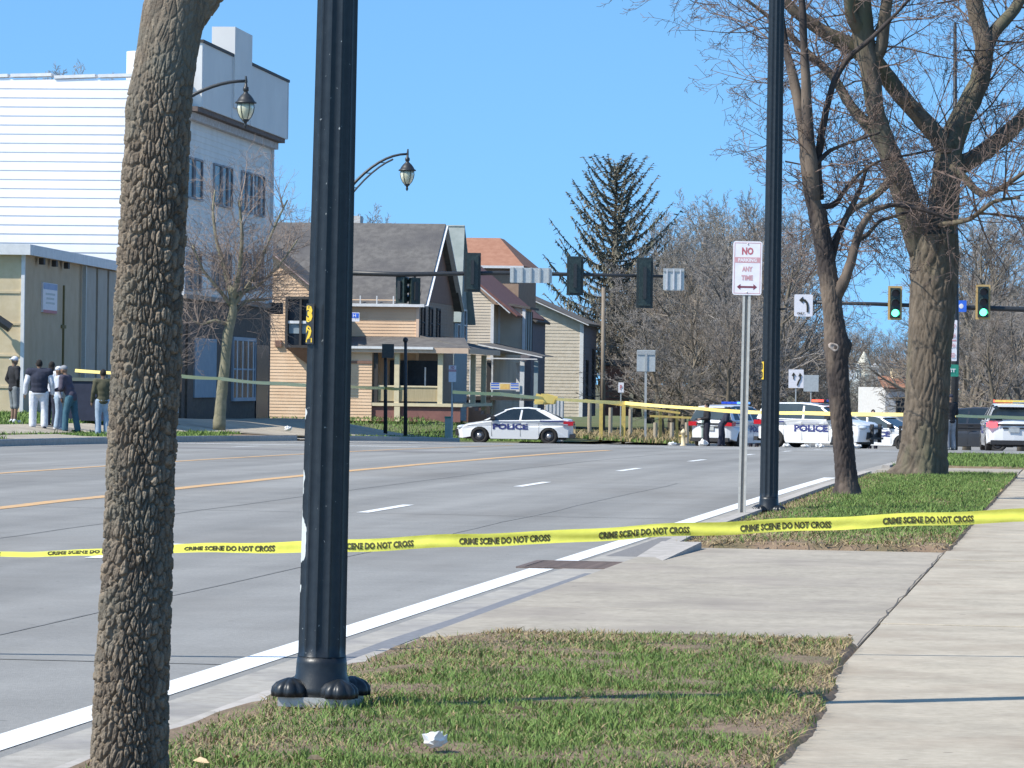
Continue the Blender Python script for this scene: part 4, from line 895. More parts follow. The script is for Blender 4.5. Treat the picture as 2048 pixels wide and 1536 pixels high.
# thin signal poles and small signs by the side street
for x,yt,yb,Z,lab in ((771,690,865,148,'thin dark pole with a pedestrian signal box left of the porch column'),(811,682,868,146,'thin dark pole topped by a small finial before the porch')):
    b=at(x,yb,Z); s_,t_=st(b); b.z=hgt(s_,t_); e=thing('signal_pole',lab,'pole',b,world=True); mb=MB(); mb.tube([b,at(x,yt,Z)],[.075,.055],10); mb.build('pole',black,e,True)
    mb=MB(); c=at(x+(5 if x<790 else 0),yt+(12 if x<790 else -2),Z)
    if x<790: mb.box(-.22,.22,-.15,.15,-.26,.26,Matrix.Translation(c)); mb.build('pedestrian_signal',sigblk,e)
    else: mb.ball(c,.10,10,6); mb.build('finial',black,e,True)
def post_sign(x,y0,y1,w_px,yb,Z,label,m,text=None,tm=None,th=.07,name='sign_post'):
    b=G(x,Z); e=thing(name,label,'sign',b,world=True); mb=MB(); mb.bar(b,at(x,y0,Z),.06 if th is None else th); mb.build('post',galv,e)
    c=at(x,(y0+y1)/2,Z)+Vector((0,-.05,0)); w=w_px*Z/F_PX; h=(y1-y0)*Z/F_PX; mb=MB(); pts=[(-w/2,-h/2),(w/2,-h/2),(w/2,h/2),(-w/2,h/2)]
    mb.prism(pts,lambda u,v:(c.x+u,c.y-.006,c.z+v),lambda u,v:(c.x+u,c.y+.006,c.z+v)); mb.build('sign_plate',m,e); return e,c,w,h
e,c,w,h=post_sign(1292,700,743,37,865,172,'pale back of a square sign on a post above the yellow railing',signgrey,th=.10); mb=MB(); mb.box(c.x-.05,c.x+.05,c.y-.05,c.y-.008,c.z-h*.5,c.z+h*.35); mb.box(c.x-w*.48,c.x+w*.48,c.y-.04,c.y-.009,c.z+h*.28,c.z+h*.46); mb.build('bracket',galv,e)
e,c,w,h=post_sign(905,731,764,15,870,152,'small white and red parking sign on a post left of the patrol sedan',signw); mb=MB(); mb.box(c.x-w*.5,c.x+w*.5,c.y-.012,c.y-.007,c.z+h*.12,c.z+h*.26); mb.build('red_band',signrp,e); lettering('lettering','NO',signr,e,w*.5,h*.2,lambda u,v:(c.x+u,c.y-.03,c.z+v+h*.38),.03)
e,c,w,h=post_sign(1242,765,785,11,868,180,'tiny white parking sign on a post behind the yellow railing',signw,th=.05); lettering('lettering','P',signr,e,w*.4,h*.5,lambda u,v:(c.x+u,c.y-.03,c.z+v),.03)
e,c,w,h=post_sign(1592,739,776,30,874,186,'white lane use sign with two black arrows right of the second lamp pole',signw,th=.06)
for ox,pts in ((-.2,((0,-.02),(0,.18),(-.10,.18),(.03,.34),(.16,.18),(.06,.18),(.06,-.02))),(.12,((-.08,-.36),(.0,-.14),(.12,.02),(.12,.16),(.02,.14),(.13,.32),(.28,.16),(.2,.16),(.2,-.02),(.08,-.2),(.02,-.36)))):
    mb=MB(); mb.prism([((a+ox)*w,b*h) for a,b in pts],lambda u,v:(c.x+u,c.y-.04,c.z+v),lambda u,v:(c.x+u,c.y-.0075,c.z+v)); mb.build('arrow',ink,e)
e,c,w,h=post_sign(1622,750,783,30,874,190,'grey sign back beside the lane use sign',signgrey,th=.06)
# wooden utility poles among the trees
wood=mat('weathered_wood',(.20,.16,.12),.9,(.28,.24,.19),6,.01,30,stretch=(1,1,.2))
for x,yt,Z,lab in ((1391,600,215,'thin grey pole standing in the thicket right of the square sign back'),(1207,575,216,'grey pole rising beside the shaded end wall of the last house')):
    b=G(x,Z); e=thing('utility_pole',lab,'pole',b,world=True); mb=MB(); mb.tube([b,at(x,yt,Z)],[.13,.10],8); mb.build('pole',wood,e,True)
# ------------------------------------------------------------------ buildings
class Fr:
    """local frame: x right, y away (turned by yaw), z up; z values given as absolute heights"""
    def __init__(s,P,yaw,name,label,cat): s.yaw=yaw; s.o=thing(name,label,cat,(P.x,P.y,0),-yaw); s.P=P
def frame(x,Z,yaw,name,label,cat): P=at(x,768,Z); return Fr(P,yaw,name,label,cat).o
glass=mat('window_glass',(.014,.02,.028),.25,(.03,.038,.05),1.5,spec=.35); glassl=mat('window_pale',(.32,.38,.42),.3,(.2,.25,.28),2)
trimw=mat('trim_white',(.70,.70,.70),.6,(.60,.60,.60),5); trimd=mat('trim_dark',(.035,.03,.03),.7,(.05,.045,.04),5)
def lap(mb,side,a,b,z0,z1,step,fixed,clip=None,d=.022,slope=0):
    """lapped boards; side 'y-' faces the camera at y=fixed, 'x+' faces the street at x=fixed"""
    z=z0
    while z<z1-1e-4:
        e=min(z+step,z1); a0,b0=clip(z) if clip else (a,b); a1,b1=clip(e) if clip else (a,b)
        if b0-a0<.05: break
        if side=='y-': mb.quad((a0,fixed-d,z),(b0,fixed-d,z),(b1,fixed-.002,e),(a1,fixed-.002,e)); mb.quad((a0,fixed,z),(b0,fixed,z),(b0,fixed-d,z),(a0,fixed-d,z))
        else: mb.quad((fixed+d,a0,z),(fixed+d,b0,z),(fixed+.002,b1,e),(fixed+.002,a1,e)); mb.quad((fixed,a0,z),(fixed,b0,z),(fixed+d,b0,z),(fixed+d,a0,z))
        z=e
def window(par,side,c,zc,w,h,fixed,fm,gm=glass,mull=True,off=.03,fw=.08):
    def B(mb,u0,u1,o0,o1,z0,z1):
        if side=='y-': mb.box(u0,u1,fixed-o1,fixed-o0,z0,z1)
        else: mb.box(fixed+o0,fixed+o1,u0,u1,z0,z1)
    mb=MB(); B(mb,c-w/2-fw,c-w/2,.0,off+.05,zc-h/2-fw,zc+h/2+fw); B(mb,c+w/2,c+w/2+fw,.0,off+.05,zc-h/2-fw,zc+h/2+fw); B(mb,c-w/2+.001,c+w/2-.001,0,off+.05,zc+h/2,zc+h/2+fw); B(mb,c-w/2-.002,c+w/2+.002,0,off+.08,zc-h/2-fw,zc-h/2)
    if mull: B(mb,c-w/2+.001,c+w/2-.001,off+.005,off+.035,zc-.03,zc+.03)
    f=mb.build('window',fm,par); mb=MB(); B(mb,c-w/2+.0015,c+w/2-.0015,0,off,zc-h/2+.001,zc+h/2-.001); mb.build('pane',gm,f); return f
def slabroof(par,pts,m,th=.12,name='roof'):
    a=[Vector(p) for p in pts]; n=(a[1]-a[0]).cross(a[2]-a[0]).normalized(); n=n if n.z>0 else -n; b=[p-n*th for p in a]; mb=MB(); mb.v=[tuple(p) for p in a+b]; k=len(a)
    mb.f=[tuple(range(k)),tuple(reversed(range(k,2*k)))]+[(i,k+i,k+(i+1)%k,(i+1)%k) for i in range(k)]; return mb.build(name,m,par)
PXH=lambda y,Z,x=600: at(x,y,Z).z
# --- tan brick building
brickm=mat('tan_brick',(.56,.45,.28),.9,(.63,.52,.35),3,.004,60,c3=(.45,.38,.25),scale3=.6)
tanpanel=mat('brown_grey_panel',(.46,.35,.23),.8,(.52,.41,.28),1.5,.003,40); tanpanel2=mat('blue_grey_panel',(.31,.27,.22),.6,(.36,.32,.265),2)
ya=math.atan((1500-1024)/F_PX); A=frame(40,114,ya,'brick_building','low tan brick building with white roof fascia behind the onlookers','building')
zA=PXH(503,114,40); zb=-.4
mb=MB(); mb.box(-16,-.001,0,.3,zb,zA); mb.build('brick_wall',brickm,A)
for q in range(5):
    mb=MB(); z=1.1+q*.9; mb.box(-15.9,-.02,-.03,-.001,z,z+.06); mb.build('brick_course',brickm,A)
mb=MB(); mb.box(-.3,-.001,.301,20,zb,zA); mb.build('side_wall',tanpanel,A)
mb=MB(); mb.box(-.30,-.302,.3,20,zb,zA) if False else None
mb=MB(); mb.box(-16,.28,-.3,20.2,zA,zA+.07); mb.box(-16,.30,-.32,-.26,zA-.10,zA+.20); mb.box(.24,.30,-.2599,20.2,zA-.10,zA+.20); mb.build('fascia',trimw,A)
mb=MB(); mb.box(.001,.10,-.05,.06,zb,zA-.001); mb.build('corner_post',trimw,A)
for i in range(3): mb=MB(); mb.box(.24-.14,.239,2.2+2.1*i,2.5+2.1*i,zA-.30,zA-.11); mb.build('rafter_end',trimd,A)
for k in range(4): mb=MB(); mb.box(.001,.10,10.6+2.2*k,12.4+2.2*k,zb,zA-.12); mb.build('wall_panel',tanpanel2,A)
mb=MB(); mb.bar((.12,10.1,zb),(.12,10.1,zA-.1),.12); mb.build('downpipe',galv,A)
mb=MB(); mb.box(.001,.05,6.9,7.0,1.0,4.2); mb.box(.0012,.048,6.6,7.3,2.9,3.0); mb.build('wall_cross',mat('olive_brown',(.16,.13,.05),.9,(.2,.16,.07),9),A)  # thin olive brown cross laid flat on the side wall
mb=MB(); mb.box(.002,.06,3.2,5.6,PXH(625,118,100),PXH(566,118,100)); nb=mb.build('notice_board',signw,A)
mb=MB(); mb.box(.061,.066,3.25,5.55,PXH(579,118,100),PXH(567,118,100)); mb.build('blue_header',mat('board_blue',(.25,.33,.5),.6,(.3,.38,.55),5),nb)
mb=MB(); mb.box(.061,.066,3.25,5.55,PXH(626,118,100),PXH(620,118,100)); mb.build('red_footer',signr,nb)
for k,w_ in enumerate((.8,.65,.75)): mb=MB(); zz=PXH(588+k*9,118,100); mb.box(.061,.064,4.4-w_,4.4+w_,zz-.03,zz+.03); mb.build('text_line',signgrey,nb)
mb=MB(); mb.box(-15.9,-.31,.31,19.9,zA-.35,zA-.3) ; mb.build('roof_deck',mat('roof_gravel',(.25,.24,.22),.95,(.3,.29,.27),8),A)
mb=MB(); mb.tube([(-1.5,-.05,3.7),(-.9,-.5,3.3),(-.5,-.5,3.0)],[.03,.03,.03],6); mb.tube([(-.9,-.5,3.25),(-.2,-.5,2.8)],[.14,.14],8); mb.build('wall_fixture',black,A)
# --- white three storey building
whites=mat('white_siding',(.80,.80,.81),.6,(.74,.74,.76),1.2,rand=.02); whitef=mat('white_clapboard',(.76,.74,.70),.65,(.68,.66,.62),1.2); panelw=mat('false_front_panel',(.70,.68,.645),.6,(.64,.62,.59),.6)
darkbrick=mat('dark_brick',(.085,.062,.048),.9,(.14,.105,.08),6,.01,25,c3=(.10,.075,.06),scale3=1)
yw=math.atan((1880-1024)/F_PX); Bn=frame(365,136,yw,'white_building','tall white clapboard building with stepped false front and dark brick ground floor','building')
LD=18.0; zt=PXH(515,136)+0; z_s=PXH(158,136,200); zp0=PXH(214,136.5,380); zp1=PXH(88,137,395); zg=PXH(602,145,450); zb=-.5
mb=MB(); mb.box(-14,-.12,.03,.3,zb,z_s); mb.box(-.119,-.1,.301,LD-.001,zb,zp0); mb.box(-14,-.12,LD-.3,LD-.001,zb,z_s); mb.box(-14,-.13,.301,LD-.31,z_s-.35,z_s-.25); mb.build('wall',whitef,Bn)
bd=MB(); bd.v=[(-14,-.026,0),(0,-.026,0),(0,.0,.31),(-14,.0,.31),(-14,.028,0),(0,.028,0),(0,.028,.31),(-14,.028,.31)]; bd.f=[(0,1,2,3),(4,5,1,0),(1,5,6,2),(0,3,7,4)]; bme=bd.mesh('siding_board',whites)
nbd=int((z_s-0)/.31)
for k in range(nbd): o=link('siding_board',bme,Bn); o.location=(-.12 if k%2 else -.12,0,z_s-.31*(k+1))
mb=MB(); lap(mb,'x+',0,LD,zg+.001,zp0,.2,-.1); o=mb.build('clapboard',whitef,Bn); o['kind']='stuff'
mb=MB(); mb.box(-.12,.02,-.03,.14,zg,zp0); mb.box(-.09,.02,LD-.14,LD+.02,zg,zp0); mb.build('corner_board',trimw,Bn)
mb=MB(); mb.box(-.12,-.03,.0,LD,zb,zg); mb.box(-3,-.1201,.0,.029,zb,zg) if False else None; gf=mb.build('ground_floor_brick',darkbrick,Bn)
mb=MB(); mb.box(-.1,.10,-.02,LD+.02,zg-.10,zg+.06); mb.build('belt_course',mat('belt_trim',(.25,.2,.17),.8,(.3,.25,.2),4),Bn)
# false front
x_=lambda y:None
mb=MB(); mb.box(-.35,.45,.4,LD+.5,zp0,zp1); ff=mb.build('false_front',panelw,Bn)
mb=MB(); mb.box(-.40,.50,.35,6.3,zp1,zp1+.10); mb.box(-.40,.50,9.9,LD+.55,zp1,zp1+.10); mb.build('coping',trimd,Bn)
mb=MB(); mb.box(-.32,.52,6.31,9.89,zp0+.4,PXH(52,142,440)); mb.build('pilaster',panelw,Bn)
for yy in (.42,6.2,10.0,LD+.35): mb=MB(); mb.box(.451,.475,yy,yy+.12,zp0+.02,zp1-.02); mb.build('panel_batten',trimw,Bn)
mb=MB(); mb.box(-.08,.38,.1,LD+.3,zp0-.16,zp0-.001); mb.build('soffit',mat('soffit_brown',(.10,.07,.06),.8,(.16,.12,.1),6),Bn)
mb=MB(); mb.box(-.08,.16,.1,LD+.1,zp0-.42,zp0-.17); mb.build('cornice',mat('cornice_peeling',(.42,.36,.32),.8,(.55,.52,.5),9,lo=.4,hi=.6),Bn)
for i in range(9):
    mb=MB(); x0=-13.7+i*1.52; mb.box(0,1.42,-.06,.5,0,.11); o=mb.build('coping_cap',trimw,Bn); o.location=(x0,0,z_s+.02+(.05 if i%2 else 0)); o.rotation_euler=(0,R(-2.4+.4*(i%3)),0)
mb=MB(); mb.tube([(-2.2,3,z_s),(-2.2,3,z_s+1.2)],[.5,.5],12); mb.build('roof_vent',trimw,Bn)
def yof(x):  # depth along the facade that shows in column x
    k=(x-1024)/F_PX; P=at(365,768,136); ty=math.tan(yw); return ((P.x-k*136)/(k-ty))/math.cos(yw) if True else 0
def Zof(x): return 136+yof(x)*math.cos(yw)
def fz(x,y): return PXH(y,Zof(x),x)
trimf=mat('trim_grey',(.22,.22,.24),.6,(.3,.3,.32),4)
for xs_ in ((374,383),(389,400),(427,438),(443,451),(455,460),(482,489),(493,500),(509,515),(519,525)):
    a,b=yof(xs_[0]),yof(xs_[1]); c=(a+b)/2; xm=sum(xs_)/2; yt=318+(xm-392)*.26; window(Bn,'x+',c,(fz(xm,yt)+fz(xm,yt+82))/2,max(.8,abs(b-a)*1.25),abs(fz(xm,yt)-fz(xm,yt+82))-.1,-.095,trimf,glass,fw=.06,mull=False)
    window(Bn,'x+',c,(fz(xm,505)+fz(xm,580))/2,max(.8,abs(b-a)*1.25),abs(fz(xm,505)-fz(xm,580))-.1,-.095,trimf,glass,fw=.06,mull=False)
a,b=yof(387),yof(430); z0,z1=fz(410,795),fz(410,677); mb=MB(); mb.box(-.029,.05,a,b,z0,z1); mb.build('boarded_window',mat('boarded_panel',(.22,.27,.32),.7,(.27,.32,.37),3),Bn)
a,b=yof(465),yof(508); z0,z1=fz(486,795),fz(486,682); w_=window(Bn,'x+',(a+b)/2,(z0+z1)/2,b-a,z1-z0,-.029,mat('shop_trim',(.28,.31,.35),.6,(.33,.36,.4),4),glass,fw=.13)
for k in range(4): mb=MB(); c=a+(b-a)*(k+.5)/4; mb.box(.055,.075,c-.06,c+.06,z0,z1); mb.build('bar',trimw,w_)
a,b=yof(372),yof(384); mb=MB(); mb.box(-.029,.05,a,b,zb,fz(380,640)); mb.build('pier',darkbrick,Bn)
a,b=yof(512),yof(536); mb=MB(); mb.box(-.029,.02,a,b,zb,fz(520,690)); mb.build('doorway',glass,Bn)
mb=MB(); a=yof(536); mb.box(.0,.5,a,a+.3,fz(536,628),fz(536,605)); mb.build('wall_bracket',trimd,Bn)
# --- orange house
orange=mat('orange_clapboard',(.68,.46,.29),.75,(.75,.53,.35),2,c3=(.62,.42,.27),scale3=.5); shingle=mat('grey_shingle',(.10,.093,.088),.95,(.15,.14,.13),3,.02,18,c3=(.085,.08,.08),scale3=.35)
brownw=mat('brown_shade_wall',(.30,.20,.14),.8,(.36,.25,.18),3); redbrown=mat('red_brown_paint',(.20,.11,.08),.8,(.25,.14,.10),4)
yh=R(6.5); Zh=179.; H1=frame(835,Zh,yh,'orange_house','orange clapboard house with big grey roof, porch and white gutter','house')
ze=PXH(600,Zh,835); zr=PXH(447,185,860); zg_=-.5; D=12.5; Wd=9.0
mb=MB(); mb.box(-Wd,-.03,.03,D,zg_,ze); mb.build('wall',orange,H1)
mb=MB(); lap(mb,'y-',-Wd,0,zg_,ze,.14,.03); mb.build('clapboard',orange,H1)['kind']='stuff'
mb=MB(); lap(mb,'x+',0,D,zg_,ze,.14,-.03); mb.build('street_clapboard',brownw,H1)['kind']='stuff'  # clapboard orange darkened to brown, shade painted into the street side
mb=MB(); mb.box(-.10,.03,-.03,.10,zg_,ze); mb.build('corner_board',mat('corner_tan',(.7,.5,.36),.7,(.65,.46,.33),4),H1)
e_=.22
slabroof(H1,[(-Wd-.3,-e_,ze-.18),(.35,-e_,ze-.18),(.35,D/2,zr),(-Wd-.3,D/2,zr)],shingle); slabroof(H1,[(.35,D+e_,ze-.18),(-Wd-.3,D+e_,ze-.18),(-Wd-.3,D/2,zr),(.35,D/2,zr)],shingle)
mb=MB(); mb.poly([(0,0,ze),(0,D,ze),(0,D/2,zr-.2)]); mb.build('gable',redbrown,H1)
mb=MB(); mb.bar((.36,-e_,ze-.28),(.36,D/2,zr-.12),.06,.22,(1,0,0)); mb.bar((.36,D+e_,ze-.28),(.36,D/2,zr-.12),.06,.22,(1,0,0)); mb.build('bargeboard',trimw,H1)
mb=MB(); mb.box(-Wd-.3,.30,-e_-.09,-e_+.02,ze-.32,ze-.19); mb.build('gutter',trimw,H1)
for k in range(3): mb=MB(); mb.bar((-2.6+.75*k,-e_-.05,ze-.2),(-2.6+.75*k,-e_-.05,ze+.16),.05); mb.build('gutter_bracket',trimw,H1)
mb=MB(); mb.box(-4.6,-3.7,D/2+.3,D/2+1.2,zr-1,zr+.35); mb.build('chimney',mat('chimney_pale',(.5,.48,.45),.9,(.6,.58,.55),5,.01,20),H1)
for k in range(3): window(H1,'x+',1.5+2.6*k,(ze+3.2)/2-.05,1.0,1.3,-.03,trimd,glass)
# wing with the bay window
Hw=7.4; xw=-(835-650)*Zh/F_PX-.9
zw=PXH(583,176.4,650); zk=PXH(486,176.4,535); xa=-9.6; xk=xa+2.9+.15; 
xr=(650-835)*176.4/F_PX; xk=(533-835)*176.4/F_PX; xl=xk-(xr-xk); yy0=-2.6
mb=MB(); mb.box(xl,xr,yy0+.03,.02,zg_,zw); mb.build('wing_wall',orange,H1)
clipf=lambda z:(xl,xr) if z<=zw else (xl+(xk-xl)*(z-zw)/(zk-zw),xr-(xr-xk)*(z-zw)/(zk-zw))
mb=MB(); lap(mb,'y-',xl,xr,zg_,zk-.05,.14,yy0+.03,clip=clipf); mb.build('wing_clapboard',orange,H1)['kind']='stuff'
mb=MB(); mb.poly([(xl,yy0+.035,zw),(xr,yy0+.035,zw),(xk,yy0+.035,zk-.02)]); mb.build('wing_gable',orange,H1)
mb=MB(); lap(mb,'x+',yy0,0,zg_,zw,.14,xr-.002); mb.build('wing_side_clapboard',orange,H1)['kind']='stuff'
ov=.3; sl_=(zk-zw)/(xr-xk)
slabroof(H1,[(xk,yy0-.35,zk+.08),(xr+ov,yy0-.35,zw-sl_*ov+.08),(xr+ov,1,zw-sl_*ov+.08),(xk,1,zk+.08)],shingle,.1); slabroof(H1,[(xk,1,zk+.08),(xl-ov,1,zw-sl_*ov+.08),(xl-ov,yy0-.35,zw-sl_*ov+.08),(xk,yy0-.35,zk+.08)],shingle,.1)
mb=MB(); mb.bar((xk,yy0-.37,zk-.03),(xr+ov,yy0-.37,zw-sl_*ov-.03),.04,.18,(0,1,0)); mb.bar((xk,yy0-.37,zk-.03),(xl-ov,yy0-.37,zw-sl_*ov-.03),.04,.18,(0,1,0)); mb.build('wing_bargeboard',mat('barge_mauve',(.42,.28,.26),.7,(.5,.35,.32),5),H1)
bx0,bx1=(586-835)*175.6/F_PX,(648-835)*175.6/F_PX; bz0,bz1=PXH(690,175.6,610),PXH(598,175.6,610)
mb=MB(); mb.box(bx0,bx1,yy0-.75,yy0-.001,bz0-.12,bz0); mb.box(bx0,bx1,yy0-.75,yy0-.001,bz1,bz1+.12); mb.box(bx0,bx0+.12,yy0-.75,yy0-.001,bz0+.001,bz1-.001); mb.box(bx1-.12,bx1,yy0-.75,yy0-.001,bz0+.001,bz1-.001); mb.box((bx0+bx1)/2-.05,(bx0+bx1)/2+.05,yy0-.74,yy0-.60,bz0+.001,bz1-.001); 
bw=mb.build('bay_window',trimd,H1); mb=MB(); mb.box(bx0+.121,bx1-.121,yy0-.58,yy0-.5,bz0+.002,bz1-.002); mb.build('pane',glass,bw); mb=MB(); zz=(bz0+bz1)/2; mb.box(bx0+.121,bx1-.121,yy0-.70,yy0-.62,zz-.06,zz+.06); mb.build('sash_rail',trimw,bw)
mb=MB(); mb.box(bx0+.15,bx1-.15,yy0-.60,yy0-.585,zz-.5,zz-.06); mb.build('blind',glassl,bw)
mb=MB(); mb.v=[(bx0,yy0-.7,bz0-.12),(bx1,yy0-.7,bz0-.12),(bx1,yy0-.001,bz0-.12),(bx0,yy0-.001,bz0-.12),(bx1-.3,yy0-.001,bz0-.95),(bx1,yy0-.001,bz0-.95)]; mb.f=[(0,1,2,3),(0,3,4),(1,5,2),(0,4,5,1),(3,2,5,4)]; mb.build('bay_bracket',redbrown,bw)
xq=(569-835)*176.4/F_PX; zq=PXH(687,176.4,570); mb=MB(); mb.box(xq-.14,xq+.14,yy0-.12,yy0-.001,zq-.14,zq+.14); mb.build('wall_box',redbrown,H1)
# porch
pz=PXH(692,177,800); pf=PXH(806,177,800); pt=PXH(771,177,800); x1p=(905-835)*Zh/F_PX+.35; x0p=(757-835)*178/F_PX
zpg=-.35
slabroof(H1,[(-3.1,-2.3,pz-.05),(x1p+.7,-2.3,pz-.05),(x1p+.2,-.1,pz+.42),(-3.1,-.1,pz+.42)],shingle,.10,'porch_roof')
slabroof(H1,[(x1p+.7,-2.3,pz-.05),(x1p+.7,9.2,pz-.05),(.1,9.2,pz+.5),(.1,-.1,pz+.5)],shingle,.10,'porch_roof')
mb=MB(); mb.box(-3.1,x1p+.66,-2.42,-2.30,pz-.30,pz-.06); mb.box(x1p+.60,x1p+.72,-2.2999,9.2,pz-.30,pz-.06); mb.build('porch_fascia',mat('porch_tan',(.52,.38,.28),.8,(.58,.44,.33),3),H1)
mb=MB(); mb.box(-3.12,x1p-.9,-2.50,-2.421,pz-.14,pz-.03); mb.build('porch_gutter',trimw,H1)
mb=MB(); mb.box(-3.05,x0p,-2.2,.02,zpg,pz-.16); mb.build('porch_room',orange,H1); mb=MB(); lap(mb,'y-',-3.05,x0p,zpg,pz-.7,.14,-2.2); mb.build('room_clapboard',orange,H1)['kind']='stuff'
mb=MB(); mb.box(-3.07,x0p+.01,-2.26,-2.19,pz-.80,pz-.68); mb.build('room_band',redbrown,H1)
cream=mat('cream_paint',(.70,.60,.40),.7,(.62,.52,.34),4)
mb=MB(); mb.box(x0p,x1p+.4,-2.2,9,pf-.14,pf); mb.build('porch_deck',cream,H1)
for xx in ((806-835)*176/F_PX,(894-835)*176/F_PX):
    mb=MB(); mb.box(xx-.11,xx+.11,-2.15,-1.93,pf+.001,pz-.301); mb.build('porch_column',cream,H1)
mb=MB(); mb.box(x0p+.05,x0p+.25,-2.15,-2.0,pf+.001,pz-.301); mb.build('porch_column',trimd,H1)
for yy in (2.5,6.5): mb=MB(); mb.box(x1p+.15,x1p+.37,yy,yy+.22,pf+.001,pz-.301); mb.build('porch_column',cream,H1)
for a,b in ((x0p+.26,(806-835)*.022-.12),((806-835)*.022+.12,(894-835)*.022-.12)):
    mb=MB(); mb.box(a,b,-2.10,-2.0,pt-.07,pt); mb.build('top_rail',cream,H1)
    mb=MB(); mb.box(a,b,-2.06,-2.02,pf+.08,pt-.071); mb.build('rail_boards',mat('rail_board_olive',(.36,.29,.17),.85,(.45,.37,.23),8,stretch=(6,1,.3)),H1)
mb=MB(); mb.box(x0p,x1p+.3,-2.1,-2.02,zpg,pf-.15); mb.build('porch_skirt',mat('skirt_maroon',(.20,.09,.08),.85,(.26,.12,.10),4),H1)
for xx in (-3.0,-.72): mb=MB(); mb.box(xx,xx+.25,-2.22,-2.11,zpg,pf-.16); mb.build('porch_pier',cream,H1)
for k,xx in enumerate((-.9,-.1,.6)): mb=MB(); mb.box(xx-.35,xx+.35,-.03+0,-.004-.03,pf+.1,pf+1.9); mb.build('porch_window' if k!=1 else 'front_door',glass,H1)
mb=MB(); mb.box(-1.2,-.4,-2.02,-1.98,pf+1.1,pz-.35) if False else mb.box(.5,.56,-1.4,-1.36,pf+.7,pf+1.6); mb.build('hanging_banner',trimw,H1)
mb=MB(); 
for k in range(7): mb.box(x1p+.5+.28*k,x1p+.5+.28*(k+1),-.9,.5,zpg-.3,pf-.15*(k+1))
mb.build('porch_steps',redbrown,H1)
mb=MB(); mb.box(.35,.85,-2.8,-2.5,1.0,1.1) if False else mb.ball((0,0,0),.01,4,3)
# --- teal gabled house
teal=mat('teal_grey_paint',(.22,.255,.24),.8,(.28,.31,.295),2); blue_=mat('blue_paint',(.25,.31,.33),.7,(.30,.36,.38),3)
H2=frame(908,193,yh,'teal_house','grey green gabled house squeezed behind the orange house','house')
z2=PXH(640,193,905); k2=PXH(446,193,905)
mb=MB(); mb.box(-7,-.02,.02,5,-.5,z2); mb.build('wall',blue_,H2)
mb=MB(); lap(mb,'x+',0,5,-.5,z2,.16,-.02); mb.build('clapboard',blue_,H2)['kind']='stuff'
slabroof(H2,[(.35,-.4,z2-.1),(.1,2.5,k2),(-7,2.5,k2),(-7,-.4,z2-.1)],teal); slabroof(H2,[(.35,5.4,z2-.1),(-7,5.4,z2-.1),(-7,2.5,k2),(.1,2.5,k2)],teal)
mb=MB(); mb.poly([(0,0,z2),(0,5,z2),(0,2.5,k2-.1)]); mb.build('gable',teal,H2)
for k in range(2): window(H2,'x+',1.3+2.4*k,4.2,1.0,1.4,-.02,trimw,glass)
# --- beige house
beige=mat('beige_clapboard',(.58,.49,.38),.8,(.64,.55,.44),2,c3=(.46,.39,.31),scale3=.5); redroof=mat('orange_shingle',(.30,.14,.085),.9,(.36,.18,.115),3,.01,20); redtrim=mat('dark_red_trim',(.15,.065,.055),.8,(.20,.09,.075),4)
Z3=207.; H3=frame(985,Z3,yh,'beige_house','beige clapboard house with red edged gable and small white trimmed porch','house')
ze3=PXH(608,Z3,985); zk3=PXH(520,Z3,930); w3=4.6; D3=13
mb=MB(); mb.box(-w3,-.02,.02,D3,-.5,ze3); mb.build('wall',beige,H3)
c3f=lambda z:(-w3,0) if z<=ze3 else (-w3+(w3/2)*(z-ze3)/(zk3-ze3),-(w3/2)*(z-ze3)/(zk3-ze3))
mb=MB(); lap(mb,'y-',-w3,0,-.5,zk3-.05,.15,.02,clip=c3f); mb.build('clapboard',beige,H3)['kind']='stuff'
mb=MB(); mb.poly([(-w3,.022,ze3),(0,.022,ze3),(-w3/2,.022,zk3-.05)]); mb.build('gable',beige,H3)
mb=MB(); lap(mb,'x+',0,D3,-.5,ze3,.15,-.02); mb.build('street_clapboard',beige,H3)['kind']='stuff'
s3=(zk3-ze3)/(w3/2)
slabroof(H3,[(-w3/2,-.3,zk3+.1),(1.3,-.3,ze3-s3*1.3+.1+.6),(1.3,D3,ze3-s3*1.3+.7),(-w3/2,D3,zk3+.1)],redtrim,.1); slabroof(H3,[(-w3/2,D3,zk3+.1),(-w3-.5,D3,ze3-s3*.5+.1),(-w3-.5,-.3,ze3-s3*.5+.1),(-w3/2,-.3,zk3+.1)],shingle,.1)
mb=MB(); mb.bar((-w3/2,-.33,zk3-.02),(.9,-.33,ze3-s3*.9+.42),.05,.30,(0,1,0)); mb.build('bargeboard',trimw,H3)
mb=MB(); mb.box(-.14,.02,-.02,.14,-.5,ze3); mb.build('corner_board',trimw,H3)
# street bay of the beige house
mb=MB(); mb.box(0.001,1.35,2.2,5.8,2.9,ze3-.05); by=mb.build('bay',beige,H3)
mb=MB(); mb.box(1.351,1.40,2.25,5.75,3.1,ze3-.3); mb.build('bay_glazing',blue_,by)
for k in range(4): mb=MB(); mb.box(1.401,1.43,2.3+1.1*k,2.42+1.1*k,3.1,ze3-.3); mb.build('bay_mullion',trimd,by)
mb=MB(); mb.box(-.02,.10,2.15,2.30,2.9,ze3-.06); mb.box(1.27,1.43,2.10,2.199,2.9,ze3-.06); mb.build('bay_corner',trimw,by)
slabroof(H3,[(-.1,2.0,ze3+.2),(1.7,2.0,ze3-.1),(1.7,6.2,ze3-.1),(-.1,6.2,ze3+.2)],shingle,.12,'bay_roof')
